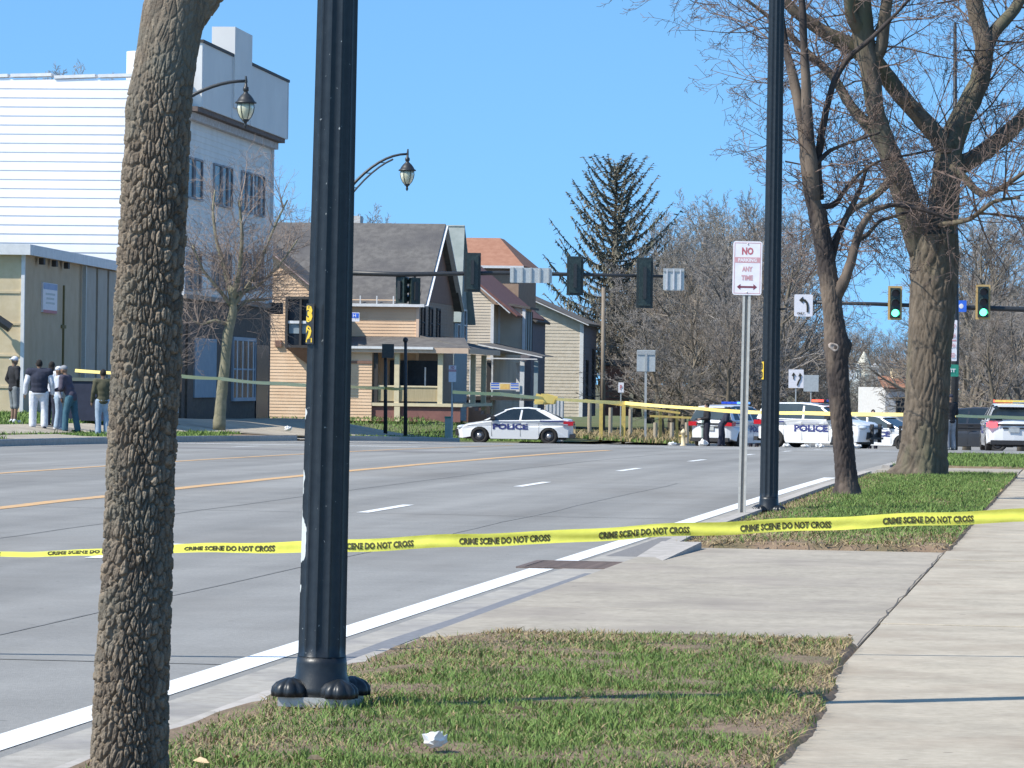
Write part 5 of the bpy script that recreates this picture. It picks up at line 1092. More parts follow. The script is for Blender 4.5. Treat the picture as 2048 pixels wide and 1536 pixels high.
# porch of the beige house
zp=PXH(712,196,1040); a0=(1003-985)*196/F_PX; a1=(1072-985)*196/F_PX; zf3=PXH(784,196,1040)
slabroof(H3,[(-.1,-5.3,zp+.65),(.9,-5.4,zp+.42),(a1+1.0,-5.6,zp+.05),(a1+1.0,1.6,zp+.05),(-.1,1.6,zp+.75)],shingle,.10,'porch_roof')
mb=MB(); mb.bar((-.1,-5.45,zp+.58),(a1+1.05,-5.7,zp-.02),.06,.10,(0,1,0)); mb.bar((a0-.3,-5.6,zp-.1),(a1+.8,-5.7,zp-.12),.06,.14,(0,1,0)); mb.build('porch_fascia',trimw,H3)
for xx,ww,m_ in ((a0,.22,trimd),(a1,.22,trimw),(a1+.7,.2,blue_),(a0-.9,.16,trimw)): mb=MB(); mb.box(xx-ww/2,xx+ww/2,-5.4,-5.2,-.4,zp-.2); mb.build('porch_column',m_,H3)
mb=MB(); mb.box(a0-1.6,a1+.9,-5.4,1.5,zf3-.45,zf3-.28); mb.build('porch_deck',trimd,H3)
bn=MB().box(a0+.1,a1-.12,-5.5,-5.47,PXH(781,196,1035),PXH(766,196,1035)).build('banner',trimw,H3)
zB=(PXH(781,196,1035)+PXH(766,196,1035))/2
mb=MB(); mb.box(a0+.6,a1-.6,-5.506,-5.501,zB-.15,zB+.13); mb.build('banner_print',mat('banner_orange',(.75,.45,.15),.7,(.8,.6,.2),9),bn)
for zz in (-.12,.02,.12): mb=MB(); mb.box(a0+.14,a0+.55,-5.507,-5.502,zB+zz,zB+zz+.05); mb.box(a1-.55,a1-.16,-5.507,-5.502,zB+zz,zB+zz+.05); mb.build('banner_stripe',signblue,bn)
mb=MB(); mb.box(a0+.9,a1-.6,-1.0,-.9,zf3+.0,zp-.3); mb.build('pale_screen',trimw,H3)
mb=MB(); mb.box(-3.2,a0-.4,-5.2,-5.1,-.6,zf3-.3); mb.build('dark_lattice',mat('lattice_dark',(.08,.045,.045),.9,(.14,.08,.075),12),H3)
for k in range(5): mb=MB(); mb.box(-3.1+.62*k,-3.0+.62*k,-5.26,-5.21,-.6,zf3-.3); mb.build('lattice_post',redbrown,H3)
# --- tall house with orange hip roof
H4=frame(1035,222,yh,'red_roof_house','taller house behind whose orange hipped roof shows above the beige one','house')
z4=PXH(532,222,1030); r4=PXH(476,226,960)
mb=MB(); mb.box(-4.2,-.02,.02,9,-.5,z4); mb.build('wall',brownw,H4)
slabroof(H4,[(-4.6,-.4,z4),(.3,-.4,z4),(-1.5,3.5,r4),(-3.4,3.5,r4)],redroof); slabroof(H4,[(.3,-.4,z4),(.3,9.4,z4),(-1.5,5.5,r4),(-1.5,3.5,r4)],redroof); slabroof(H4,[(-4.6,9.4,z4),(-4.6,-.4,z4),(-3.4,3.5,r4),(-3.4,5.5,r4)],redroof)
mb=MB(); mb.box(-4.6,.3,-.42,-.36,z4-.14,z4-.0); mb.build('eave_trim',trimw,H4)
# --- last house, lit wall with a slanting shadow
Z5=240.; H5=frame(1165,Z5,R(5.8),'end_house','tan clapboard house with white bargeboard at the end of the row before the spruce','house')
z5=PXH(645,Z5,1165); xk5=(1015-1165)*Z5/F_PX; k5=PXH(578,Z5,1015); D5=10
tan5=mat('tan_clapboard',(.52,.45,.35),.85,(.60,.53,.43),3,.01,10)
c5=lambda z:(2*xk5,0) if z<=z5 else (2*xk5-xk5*(z-z5)/(k5-z5),xk5*(z-z5)/(k5-z5))
mb=MB(); mb.box(2*xk5,-.02,.02,D5,-.6,z5); mb.build('wall',tan5,H5)
mb=MB(); lap(mb,'y-',2*xk5,0,-.6,k5-.05,.2,.02,clip=c5); mb.build('clapboard',tan5,H5)['kind']='stuff'
mb=MB(); mb.poly([(2*xk5,.022,z5),(0,.022,z5),(xk5,.022,k5-.02)]); mb.build('gable',tan5,H5)
greyb=mat('slate_shade_wall',(.16,.155,.18),.85,(.20,.19,.22),3); mb=MB(); lap(mb,'x+',0,D5,-.6,z5,.2,-.02); mb.build('street_clapboard',greyb,H5)['kind']='stuff'  # street side's shade put into the colour, dark bluish instead of tan
s5=(k5-z5)/(-xk5)
slabroof(H5,[(xk5,-.35,k5+.1),(.35,-.35,z5-s5*.35+.1),(.35,D5+.3,z5-s5*.35+.1),(xk5,D5+.3,k5+.1)],shingle,.14); slabroof(H5,[(xk5,D5+.3,k5+.1),(2*xk5-.3,D5+.3,z5-s5*.3+.1),(2*xk5-.3,-.35,z5-s5*.3+.1),(xk5,-.35,k5+.1)],shingle,.14)
mb=MB(); mb.bar((xk5,-.38,k5-.02),(.36,-.38,z5-s5*.35-.02),.05,.26,(0,1,0)); mb.build('bargeboard',trimw,H5)
mb=MB(); mb.box(-.2,.02,-.03,.16,-.6,z5-.1); mb.build('corner_board',trimw,H5)
for yy,z0,z1 in ((3.0,PXH(800,240,1180),PXH(722,240,1180)),(7.5,PXH(800,244,1198),PXH(700,244,1198))): window(H5,'x+',yy,(z0+z1)/2,1.1,z1-z0,-.02,trimd,glass,mull=False)
# grey dormer roof between the beige and the end house
H6=frame(1062,222,R(6),'grey_roof_house','low grey roofed house between the beige house and the end house','house')
z6=PXH(640,222,1060); k6=PXH(585,222,1010)
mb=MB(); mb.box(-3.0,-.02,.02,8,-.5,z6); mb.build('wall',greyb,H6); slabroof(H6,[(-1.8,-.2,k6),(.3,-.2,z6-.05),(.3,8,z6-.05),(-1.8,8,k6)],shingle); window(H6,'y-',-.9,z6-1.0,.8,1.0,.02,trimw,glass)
# shadow casting neighbour is the beige house itself
# brick shed in the thicket
P=G(1230,250); e=thing('brick_shed','small rust red shed half hidden under the spruce','shed',P); mb=MB(); mb.box(-.9,.9,0,2,-.3,2.9); mb.build('wall',mat('rust_brick',(.30,.13,.09),.9,(.36,.17,.12),8,.01,30),e); slabroof(e,[(-1,-.1,2.9),(1,-.1,2.9),(1,2.1,3.3),(-1,2.1,3.3)],shingle,.08)
# steeple and distant houses
stn=mat('steeple_pale',(.55,.52,.42),.8,(.62,.59,.49),.5); P=at(1727,790,700); P.z-=1; e=thing('church_steeple','pale pointed church steeple on the far skyline','steeple',P)
z1=at(1727,703,700).z-P.z; zb_=at(1727,750,700).z-P.z; mb=MB(); mb.lathe([(2.0,0),(1.95,zb_)],8); mb.build('tower',stn,e); mb=MB(); mb.lathe([(2.0,zb_+.01),(1.3,zb_+(z1-zb_)*.45),(.08,z1)],8); mb.build('spire',stn,e)
far=[(1697,717,745,26,(.75,.78,.80)),(1712,728,770,14,(.7,.75,.74)),(1750,726,752,14,(.78,.79,.80)),(1768,735,760,16,(.8,.8,.82)),(1780,742,768,14,(.62,.64,.66)),(1700,738,775,16,(.66,.70,.66)),(1640,735,760,22,(.66,.74,.78)),(1655,718,745,20,(.6,.66,.7))]
for i,(x,y0,y1,wp,c) in enumerate(far):
    Z=640+20*i; P=at(x,y1+16,Z); w=wp*Z/F_PX; h=at(x,y0,Z).z-P.z; e=thing('distant_house','small white distant house on the slope around the church steeple','house',P,R(rg.uniform(-20,20)),'distant white houses by the steeple')
    m_=mat('distant_wall_%d'%i,c,.8,(c[0]*.9,c[1]*.9,c[2]*.9),.4); mb=MB(); mb.box(-w/2,w/2,0,w,0,h*.8); mb.build('wall',m_,e); mb=MB(); mb.v=[(-w/2-.3,-.3,h*.8),(w/2+.3,-.3,h*.8),(0,-.3,h),(-w/2-.3,w+.3,h*.8),(w/2+.3,w+.3,h*.8),(0,w+.3,h)]; mb.f=[(0,1,2),(5,4,3),(1,4,5,2),(0,2,5,3),(0,3,4,1)]; mb.build('roof',m_ if i%3 else shingle,e)
    for k in (-.2,.2): mb=MB(); mb.box(k*w-w*.07,k*w+w*.07,-.08,-.01,h*.5,h*.68); mb.build('window',glass,e)
P=at(1800,800,260); e=thing('roadside_building','low building with orange roof seen left of the big forked trunk','building',P,R(12)); w=1.6
zt_=at(1800,752,260).z-P.z; ze_=at(1800,775,260).z-P.z; mb=MB(); mb.box(-1.0,2.4,0,6,-3,ze_); mb.build('wall',trimw,e); slabroof(e,[(-1.2,-.3,ze_),(2.6,-.3,ze_),(2.6,3,zt_),(-.6,3,zt_)],redroof); mb=MB(); mb.box(.2,.8,2.2,2.8,zt_-.4,zt_+.5); mb.build('chimney',cream,e); window(e,'y-',.2,ze_-1.2,.8,1.0,0,trimd,glass)
# ------------------------------------------------------------------ vehicles
carw=mat('car_white',(.78,.79,.80),.25,(.74,.75,.76),.8,coat=.6); cardk=mat('car_charcoal',(.03,.033,.04),.25,(.04,.043,.05),.8,coat=.6); cargl=mat('car_glass',(.012,.018,.022),.05,(.03,.04,.045),1,spec=.8)
tyre=mat('tyre_rubber',(.02,.02,.02),.85,(.035,.032,.03),20); rimm=mat('wheel_rim',(.05,.05,.055),.5,(.08,.08,.085),20,metal=.4); hub=mat('hub_cap',(.55,.55,.56),.3,(.48,.48,.5),20,metal=.7); blackp=mat('black_plastic',(.02,.02,.022),.6,(.035,.035,.037),20)
head=mat('headlamp',(.6,.65,.7),.1,(.4,.45,.5),12,spec=.7); tail=mat('tail_lamp',(.5,.02,.03),.25,(.4,.01,.02),9); taill=mat('tail_lamp_lit',(.7,.05,.06),.3,emit=(1,.10,.12),es=1.6)
redl=mat('beacon_red_lit',(.8,.1,.05),.3,emit=(1,.10,.06),es=1.6); bluel=mat('beacon_blue_lit',(.1,.3,.9),.3,emit=(.15,.4,1.0),es=.8); blueo=mat('beacon_blue',(.02,.06,.4),.2,(.03,.08,.5),9); amber=mat('advisor_amber',(.75,.58,.12),.4,(.6,.48,.1),9)
polb=mat('police_blue',(.03,.04,.16),.5,(.04,.05,.2),20); chrome=mat('grey_stripe',(.3,.33,.42),.4,(.25,.28,.37),9)
def arch(cx,r,n=9): return [(cx+r*math.cos(PI-PI*i/n),.30+r*math.sin(PI-PI*i/n)) for i in range(n+1)]
def car(name,label,P,yaw,kind,paint,police=None,cat='car',light=None,taillit=False,plate_=True,group=None):
    t=thing(name,label,cat,P,yaw,group)
    if kind=='sedan':
        L,Wd,rw,ax=4.88,1.85,.345,1.43
        top=[(2.40,.50),(2.42,.60),(2.30,.70),(1.95,.84),(1.2,.96),(.9,1.0),(-.5,1.03),(-1.5,1.06),(-2.1,1.08),(-2.36,1.04),(-2.42,.80)]; bot_f=(2.34,.24); bot_r=(-2.40,.30)
        cab=[(1.28,.93),(.95,1.10),(.42,1.36),(.05,1.45),(-.55,1.475),(-1.05,1.42),(-1.65,1.22),(-2.02,1.04)]; zr=1.36; zb=.98
    else:
        L,Wd,rw,ax=5.0,2.0,.385,1.48
        top=[(2.44,.55),(2.46,.75),(2.40,.95),(2.1,1.08),(1.3,1.17),(1.0,1.19),(-.5,1.20),(-1.8,1.22),(-2.36,1.22),(-2.44,.95)]; bot_f=(2.38,.30); bot_r=(-2.42,.38)
        cab=[(1.35,1.10),(1.05,1.28),(.55,1.60),(.25,1.69),(-.5,1.76),(-1.5,1.75),(-2.15,1.68),(-2.36,1.16)]; zr=1.62; zb=1.15
    ra=rw+.065; poly=[bot_f]+top+[bot_r]+[(-ax-ra,.30)]+arch(-ax,ra)[1:-1]+[(-ax+ra,.30),(-ax+ra+.05,.22),(ax-ra-.05,.22),(ax-ra,.30)]+arch(ax,ra)[1:-1]+[(ax+ra,.30)]
    h=Wd/2; ys=[-h,-h+.035,-h*.8,-h*.45,0,h*.45,h*.8,h-.035,h]; mb=MB(); n=len(poly)
    def pt(x,z,y):
        a=abs(y)/h; sg=1 if x>0 else -1; k=max(0,(abs(x)-1.75)/.7); xx=x-sg*k*.20*a**3*(1.3 if sg>0 else 1.0)
        yy=y*(1-.05*max(0,(.55-z))*1.2)*(1-.10*max(0,k)**2); zz=z
        if z>zb-.15 : zz=z-(.045*(a**4))*(1 if z>zb-.3 else 0)
        if abs(abs(y)-h)<1e-6: xx=xx*.994; zz=zz-(.025 if z>.8 else 0)
        return (xx,yy,zz)
    for y in ys: mb.v+=[pt(x,z,y) for x,z in poly]
    for i in range(len(ys)-1):
        for j in range(n): a=i*n+j; b=i*n+(j+1)%n; mb.f.append((a,b,b+n,a+n))
    tri=tessellate_polygon([[Vector((p[0],p[1],0)) for p in poly]]); mb.f+=[tuple(q) for q in tri]+[tuple((len(ys)-1)*n+q for q in reversed(q_)) for q_ in tri]
    body=mb.build('body',paint,t,False)
    # cabin glass
    def hw(z): return (h-.06)-(z-zb)*.42
    mb=MB(); m=len(cab); lv=[-1,-.5,0,.5,1]
    for s_ in lv: mb.v+=[(x,hw(z)*s_,z+(.02*(1-abs(s_)**2) if z>zr-.1 else 0)) for x,z in cab]
    for i in range(len(lv)-1):
        for j in range(m-1): a=i*m+j; mb.f.append((a,a+1,a+1+m,a+m))
    mb.f.append(tuple(range(m))); mb.f.append(tuple(reversed(range((len(lv)-1)*m,len(lv)*m)))); mb.build('windows',cargl,t)
    # roof skin and pillars
    top_=[p for p in cab if p[1]>=zr-.02]; mb=MB(); k=len(top_)
    for s_ in (-1,-.94,-.5,0,.5,.94,1): mb.v+=[(x,(hw(z)+.012)*s_,z+(.035 if abs(s_)<1 else -.03)+(.02*(1-abs(s_)**2))) for x,z in top_]
    for i in range(6):
        for j in range(k-1): a=i*k+j; mb.f.append((a,a+1,a+1+k,a+k))
    mb.build('roof',paint,t,True)
    for s_ in (-1,1):
        def q(x,z,o=.014): return (x,s_*(hw(z)+o),z)
        def pil(a,b,w,nm='pillar'):
            mb=MB(); (xa,za),(xb,zb2)=a,b; mb.v=[q(xa,za),q(xa+w,za),q(xb+w*.8,zb2),q(xb,zb2),q(xa,za,-.03),q(xa+w,za,-.03),q(xb+w*.8,zb2,-.03),q(xb,zb2,-.03)]; mb.f=[(0,1,2,3),(4,7,6,5),(0,3,7,4),(1,5,6,2),(0,4,5,1),(3,2,6,7)]; mb.build(nm,paint,t)
        pil((cab[0][0]-.14,cab[0][1]+.03),(top_[0][0]-.10,top_[0][1]),.13)
        pil((-.28,zb),(-.34,zr+.05),.09)
        if kind=='sedan': pil((cab[-1][0]+.05,cab[-1][1]),(top_[-1][0]-.15,top_[-1][1]),.42)
        else: pil((-1.45,zb),(-1.52,zr+.06),.11); pil((-2.30,zb),(-2.18,zr),.30)
        mb=MB(); mb.box(.80,.98,s_*(h-.06)-.02,s_*(h+.14),zb+.02,zb+.17) if s_>0 else mb.box(.80,.98,s_*(h+.14),s_*(h-.06)+.02,zb+.02,zb+.17); mb.build('mirror',blackp if police else paint,t)
        for xx in (-ax+.42,-.25,.93):
            mb=MB(); mb.box(xx-.006,xx+.006,min(s_*(h-.01),s_*(h+.002)),max(s_*(h-.01),s_*(h+.002)),.32,zb-.1); mb.build('door_seam',blackp,t)
        for xx in (-.38,.62) if True else ():
            mb=MB(); a_,b_=s_*(h-.01),s_*(h+.025); mb.box(xx-.1,xx+.1,min(a_,b_),max(a_,b_),zb-.16,zb-.13); mb.build('door_handle',paint,t)
        mb=MB(); x0=2.02 if kind=='sedan' else 2.1; zh=.62 if kind=='sedan' else .80; yv=s_*h*.70
        mb.ball((x0+.13,yv,zh+.06),(.22,.20,.09),12,8); mb.build('headlight',head,t,True)
        mb=MB(); xr_=-2.33; zt_=.86 if kind=='sedan' else 1.0; mb.box(xr_-.085,xr_+.32,min(s_*h*.62,s_*(h-.012)),max(s_*h*.62,s_*(h-.012)),zt_-.07,zt_+.10); mb.build('taillight',taill if taillit else tail,t)
        for xx in (-ax,ax):
            c=(xx,s_*(h-.12),rw); wl=link('wheel',MB().lathe([(rw*.6,-.11),(rw-.02,-.11),(rw,-.07),(rw,.07),(rw-.02,.11),(rw*.66,.11),(rw*.63,.03)],26).mesh('wheel',tyre,True),t); wl.location=c; wl.rotation_euler=(R(-90*s_),0,0)
            mb=MB(); mb.lathe([(rw*.62,.035),(rw*.61,.085),(rw*.40,.06),(.10,.07)],22); rim=mb.build('rim',rimm,wl,True)
            mb=MB(); mb.lathe([(.10,.0701),(.09,.10),(.02,.105)],14); mb.build('hub_cap',hub,wl,True)
    mb=MB(); mb.box(-2.1,2.1,-h*.62,h*.62,.20,.55); mb.build('underbody',blackp,t)
    for xx in (-ax,ax): mb=MB(); mb.box(xx-ra+.01,xx+ra-.01,-h+.28,h-.28,.25,.66); mb.build('wheel_well',blackp,t)
    # front
    zf=.42 if kind=='sedan' else .5; mb=MB(); mb.box(2.28,2.445,-.55,.55,zf-.1,zf+.18); mb.build('grille',blackp,t)
    if kind!='sedan' or police=='bar':
        mb=MB(); 
        for y in (-.33,.33): mb.box(2.42,2.56,y-.04,y+.04,.28,1.0)
        mb.box(2.45,2.55,-.55,.55,.40,.48); mb.box(2.45,2.55,-.45,.45,.80,.88); mb.build('push_bumper',blackp,t)
    mb=MB(); mb.box(-2.47,-2.30,-h*.86,h*.86,.28,.44); mb.build('rear_bumper_trim',blackp,t)
    if kind=='suv':
        mb=MB(); z0=1.22; 
        mb.v=[(-2.40,-h*.72,z0),(-2.40,h*.72,z0),(-2.245,h*.62,1.60),(-2.245,-h*.62,1.60),(-2.37,-h*.72,z0),(-2.37,h*.72,z0),(-2.215,h*.62,1.60),(-2.215,-h*.62,1.60)]; mb.f=[(0,1,2,3),(7,6,5,4),(0,4,5,1),(3,2,6,7),(0,3,7,4),(1,5,6,2)]; mb.build('rear_window',cargl,t)
        mb=MB(); mb.box(-2.30,-2.02,-h*.60,h*.60,1.68,1.74); mb.build('spoiler',paint,t)
        mb=MB(); mb.box(-2.455,-2.43,-.62,.62,.98,1.05); mb.build('tailgate_strip',blackp if police else chrome,t)
    if plate_: mb=MB(); zz=.72 if kind=='sedan' else .82; mb.box(-2.475,-2.455,-.20,.20,zz-.08,zz+.08); mb.build('number_plate',signgrey,t)
    mb=MB(); mb.box(-2.455,-2.435,-.42,.42,(.80 if kind=='sedan' else .86),(.84 if kind=='sedan' else .92)); mb.build('plate_recess',blackp,t)
    if police:
        for s_ in (-1,1):
            zc=.72 if kind=='sedan' else .80; sz=(1.45,.24) if kind=='sedan' else (1.5,.27)
            fn=(lambda u,v:(-u*s_*-1 if False else (u if s_<0 else -u)+ .16,s_*(h+.014),zc+v+(0)))
            lettering('lettering','POLICE',polb,t,sz[0],sz[1],fn,.05)
            mb=MB(); mb.box(-.2,.75,min(s_*(h+.002),s_*(h+.005)),max(s_*(h+.002),s_*(h+.005)),zc+.20,zc+.225); mb.build('pinstripe',chrome,t)
            mb=MB(); mb.box(-2.0,-1.05,min(s_*(h-.012),s_*(h+.004)),max(s_*(h-.012),s_*(h+.004)),zc+.22,zc+.27); mb.build('rear_stripe',polb,t)
            if kind=='sedan': mb=MB(); mb.box(-2.2,-1.95,min(s_*(h-.03),s_*(h+.0)),max(s_*(h-.03),s_*(h+.0)),zc+.08,zc+.13); mb.build('unit_number',chrome,t)
        if light:
            zt=1.50 if kind=='sedan' else 1.80; x0=-.1 if kind=='sedan' else .1; mb=MB(); mb.box(x0-.15,x0+.15,-.62,.62,zt,zt+.04); mb.build('light_bar_base',blackp,t)
            for k,(y0,y1) in enumerate(((-.60,-.36),(-.35,-.12),(-.11,.11),(.12,.35),(.36,.60))):
                m_=light[k]; mb=MB(); mb.box(x0-.14,x0+.14,y0,y1,zt+.041,zt+.13); mb.build('beacon_lens',m_,t)
    return t
def place(x,Z,yb=None):
    P=at(x,yb if yb else 770,Z); s_,t_=st(P); P.z=hgt(s_,t_) if not yb else P.z; return P
off=(blueo,blueo,blackp,blueo,blueo)
P=G(1032,165); car('police_car','white police sedan parked side on by the far kerb before the porch houses',P,PI-R(3),'sedan',carw,'yes',light=None)
P=G(1640,158); car('police_car','white police sport utility facing right behind the second pole and slim tree, red beacons lit',P,-R(32),'suv',carw,'bar',light=(redl,redl,blackp,blueo,redl))
P=G(1470,168); P.z=prof(st(P)[0]); car('police_car','white police vehicle seen from behind with blue beacons, left of the second pole',P,R(62),'suv',carw,'yes',light=(bluel,bluel,blueo,blueo,blueo))
P=G(1762,172); car('patrol_sedan','white patrol sedan nose showing beyond the push bumper, left of the big trunk',P,-R(30),'sedan',carw,'yes',light=off,group=None)
P=G(2020,151); car('police_car','white police sport utility seen from behind at the right edge with red tail lamp lit',P,R(87),'suv',carw,'yes',light=(bluel,bluel,redl,redl,redl),taillit=True)
P2_=[o for o in col.objects if o.name.startswith('police_car')][-1]
mb=MB(); mb.box(-1.0,-.5,-.55,.6,1.85,1.93); mb.build('traffic_advisor',amber,P2_)
P=G(1925,164); car('dark_car','dark charcoal car between the big trunk and the right hand police vehicle',P,R(172),'suv',cardk)
P=at(574,836,181); P.z+=.02; car('parked_car','dark parked car with white roof in the driveway gap left of the nearest pole',P,R(8),'sedan',cardk)
pc=[o for o in col.objects if o.name.startswith('parked_car')][0]
for c_ in pc.children:
    if c_.name.startswith(('roof','pillar')): c_.data.materials[0]=carw
mb=MB(); mb.box(-2.3,2.3,-.93,.93,1.07,1.085); mb.build('snow_white_trim',carw,pc) if False else None
# ------------------------------------------------------------------ yellow railing, hydrant, roadside boxes
yrail=mat('railing_yellow',(.68,.50,.13),.7,(.50,.37,.13),6,.002,30)
def yat(x,y,Z): return at(x,y,Z)
yf=thing('yellow_railing','yellow painted post and rail barrier along the far corner','railing',G(1280,172),world=True)
for x,yt,w in ((1203,805,.15),(1248,803,.16),(1322,822,.12),(1355,820,.11)):
    b=G(x,172+(x-1280)*.01); mb=MB(); mb.box(-w/2,w/2,-w/2,w/2,-.1,at(x,yt,172).z-b.z,Matrix.Translation(b)); mb.build('post',yrail,yf)
for (xa,ya_,xb,yb) in ((1170,800,1360,826),(1300,832,1392,836)): mb=MB(); mb.bar(at(xa,ya_,171.7),at(xb,yb,171.9),.09); mb.build('rail',yrail,yf)
woodp=mat('pale_wood_post',(.36,.30,.22),.9,(.45,.38,.29),8,.01,40,stretch=(1,1,.2))
for x,yt,Z in ((1180,805,182),(1222,815,184),(1262,818,186),(1312,845,176),(1345,845,178),(1375,845,176)):
    b=G(x,Z); e=thing('wood_post','pale weathered wooden post standing among weeds behind the yellow railing','post',b,0,'pale wooden posts behind the yellow railing'); h_=at(x,yt,Z).z-b.z; mb=MB(); mb.tube([(0,0,-.1),(0,0,h_)],[.10,.09],8); mb.build('shaft',woodp,e)
b=G(1368,168); e=thing('fire_hydrant','small cream and yellow fire hydrant at the end of the railing','hydrant',b); mb=MB(); mb.lathe([(.14,0),(.14,.08),(.09,.1),(.09,.55),(.12,.57),(.11,.65),(.05,.72),(.02,.76)],14); mb.build('barrel',cream,e,True); mb=MB(); mb.tube([(-.17,0,.45),(.17,0,.45)],.05,8); mb.build('outlet',yrail,e)
b=G(1110,183); b.z+=0; e=thing('slatted_box','white slatted bin standing behind the rear of the patrol sedan','bin',b); z0=at(1110,795,183).z-b.z
mb=MB(); mb.box(-.42,.42,0,.8,0,z0); mb.build('body',signgrey,e)
for k in range(5): mb=MB(); mb.box(-.40+.17*k,-.31+.17*k,-.03,-.001,.05,z0-.04); mb.build('slat',trimw,e)
b=G(1412,166); e=thing('green_box','tall thin green cabinet between the hydrant and the officer','cabinet',b); mb=MB(); mb.box(-.16,.16,0,.4,0,1.15); mb.build('body',mat('pale_green_metal',(.30,.38,.32),.6,(.36,.44,.38),6),e); mb=MB(); mb.box(-.18,.18,-.02,.42,1.151,1.22); mb.build('lid',signgreen,e)
b=G(190,110.3); s_,t_=st(b); e=thing('dark_dumpster','dark navy low dumpster against the shaded wall behind the onlookers','dumpster',b,-PSI)
navy=mat('dumpster_navy',(.012,.016,.035),.6,(.02,.025,.05),5,.002,20); mb=MB(); h_=at(190,756,109).z-b.z; mb.box(-.75,.55,-.2,2.2,.12,h_*.93); mb.build('bin',navy,e); mb=MB(); mb.box(-.78,.58,-.24,2.24,h_*.931,h_); mb.build('lid',mat('lid_grey_green',(.10,.12,.10),.6,(.13,.15,.13),6),e)
for k in (0,1): mb=MB(); mb.box(.551,.60,.4+k*1.2,.5+k*1.2,.2,h_*.9); mb.build('rib',navy,e)
mb=MB(); [mb.ball((x,y,.06),.06,8,5) for x in (-.6,.4) for y in (0,2)]; mb.build('caster',blackp,e)
# second dark signal controller beside sedan nose
b=G(898,158); e=thing('control_cabinet','pale green narrow cabinet post just left of the sedan nose','cabinet',b); mb=MB(); mb.box(-.14,.14,-.1,.2,0,at(898,836,158).z-b.z); mb.build('body',MATS['pale_green_metal'],e); mb=MB(); mb.box(-.16,.16,-.12,.22,at(898,836,158).z-b.z+.001,at(898,836,158).z-b.z+.06); mb.build('cap',MATS['sign_green'],e)
# ------------------------------------------------------------------ far tapes
tapef=mat('far_tape_yellow',(.95,.74,.24),.4,(.90,.70,.22),3)
def fartape(pix,label,w=.076,sag=1):
    pts=[at(*p) for p in pix]; P=[]
    for a,b in zip(pts,pts[1:]):
        for k in range(10): P.append(a.lerp(b,k/10)+Vector((0,0,-.03*sag*math.sin(PI*k/10))))
    P.append(pts[-1]); mb=MB(); n=len(P)
    for i,p in enumerate(P):
        th=.10*math.sin(i*.37)+.8; up=Vector((0,math.sin(th)*w/2,math.cos(th)*w/2))*1.25; mb.v+=[tuple(p-up),tuple(p+up)]
    mb.f=[(2*i,2*i+2,2*i+3,2*i+1) for i in range(n-1)]; o=mb.build('barrier_tape',tapef); tag(o,label,'tape')
fartape(((150,741,104.5),(322,747,104.5),(440,757,108.5)),'far yellow tape behind the onlookers tied to the small street tree',.10)
fartape(((440,757,109),(560,767,116),(664,770,122.8)),'far yellow tape from the small street tree to the signal mast',.11)
fartape(((664,770,123.2),(771,776,148),(811,777,146)),'far yellow tape passing the porch between the thin dark poles',.11)
fartape(((905,784,151.8),(1000,788,155),(1095,797,162),(1250,806,166),(1400,817,160),(1490,824,152),(1610,826,148),(1800,829,140),(1911,830,133.7)),'long far yellow tape running across the intersection from the parking sign to the tall mast',.15,.5)
fartape(((1911,831,133.7),(2000,834,138),(2140,838,144)),'far yellow tape from the tall mast to the right edge of the photo',.12,.5)
P=at(1096,793,161.6); mb=MB(); 
for k in range(7): a=rnd.uniform(-.35,.35); mb.quad(P+Vector((a-.25,-.05*k,-.25+rnd.uniform(-.1,.1))),P+Vector((a+.2,-.05*k,-.30)),P+Vector((a+.3,-.05*k-.05,.0)),P+Vector((a-.15,-.05*k-.05,.12)))
tag(mb.build('tape_bundle',tapef),'crumpled bunch of yellow tape above the rear of the patrol sedan','tape')
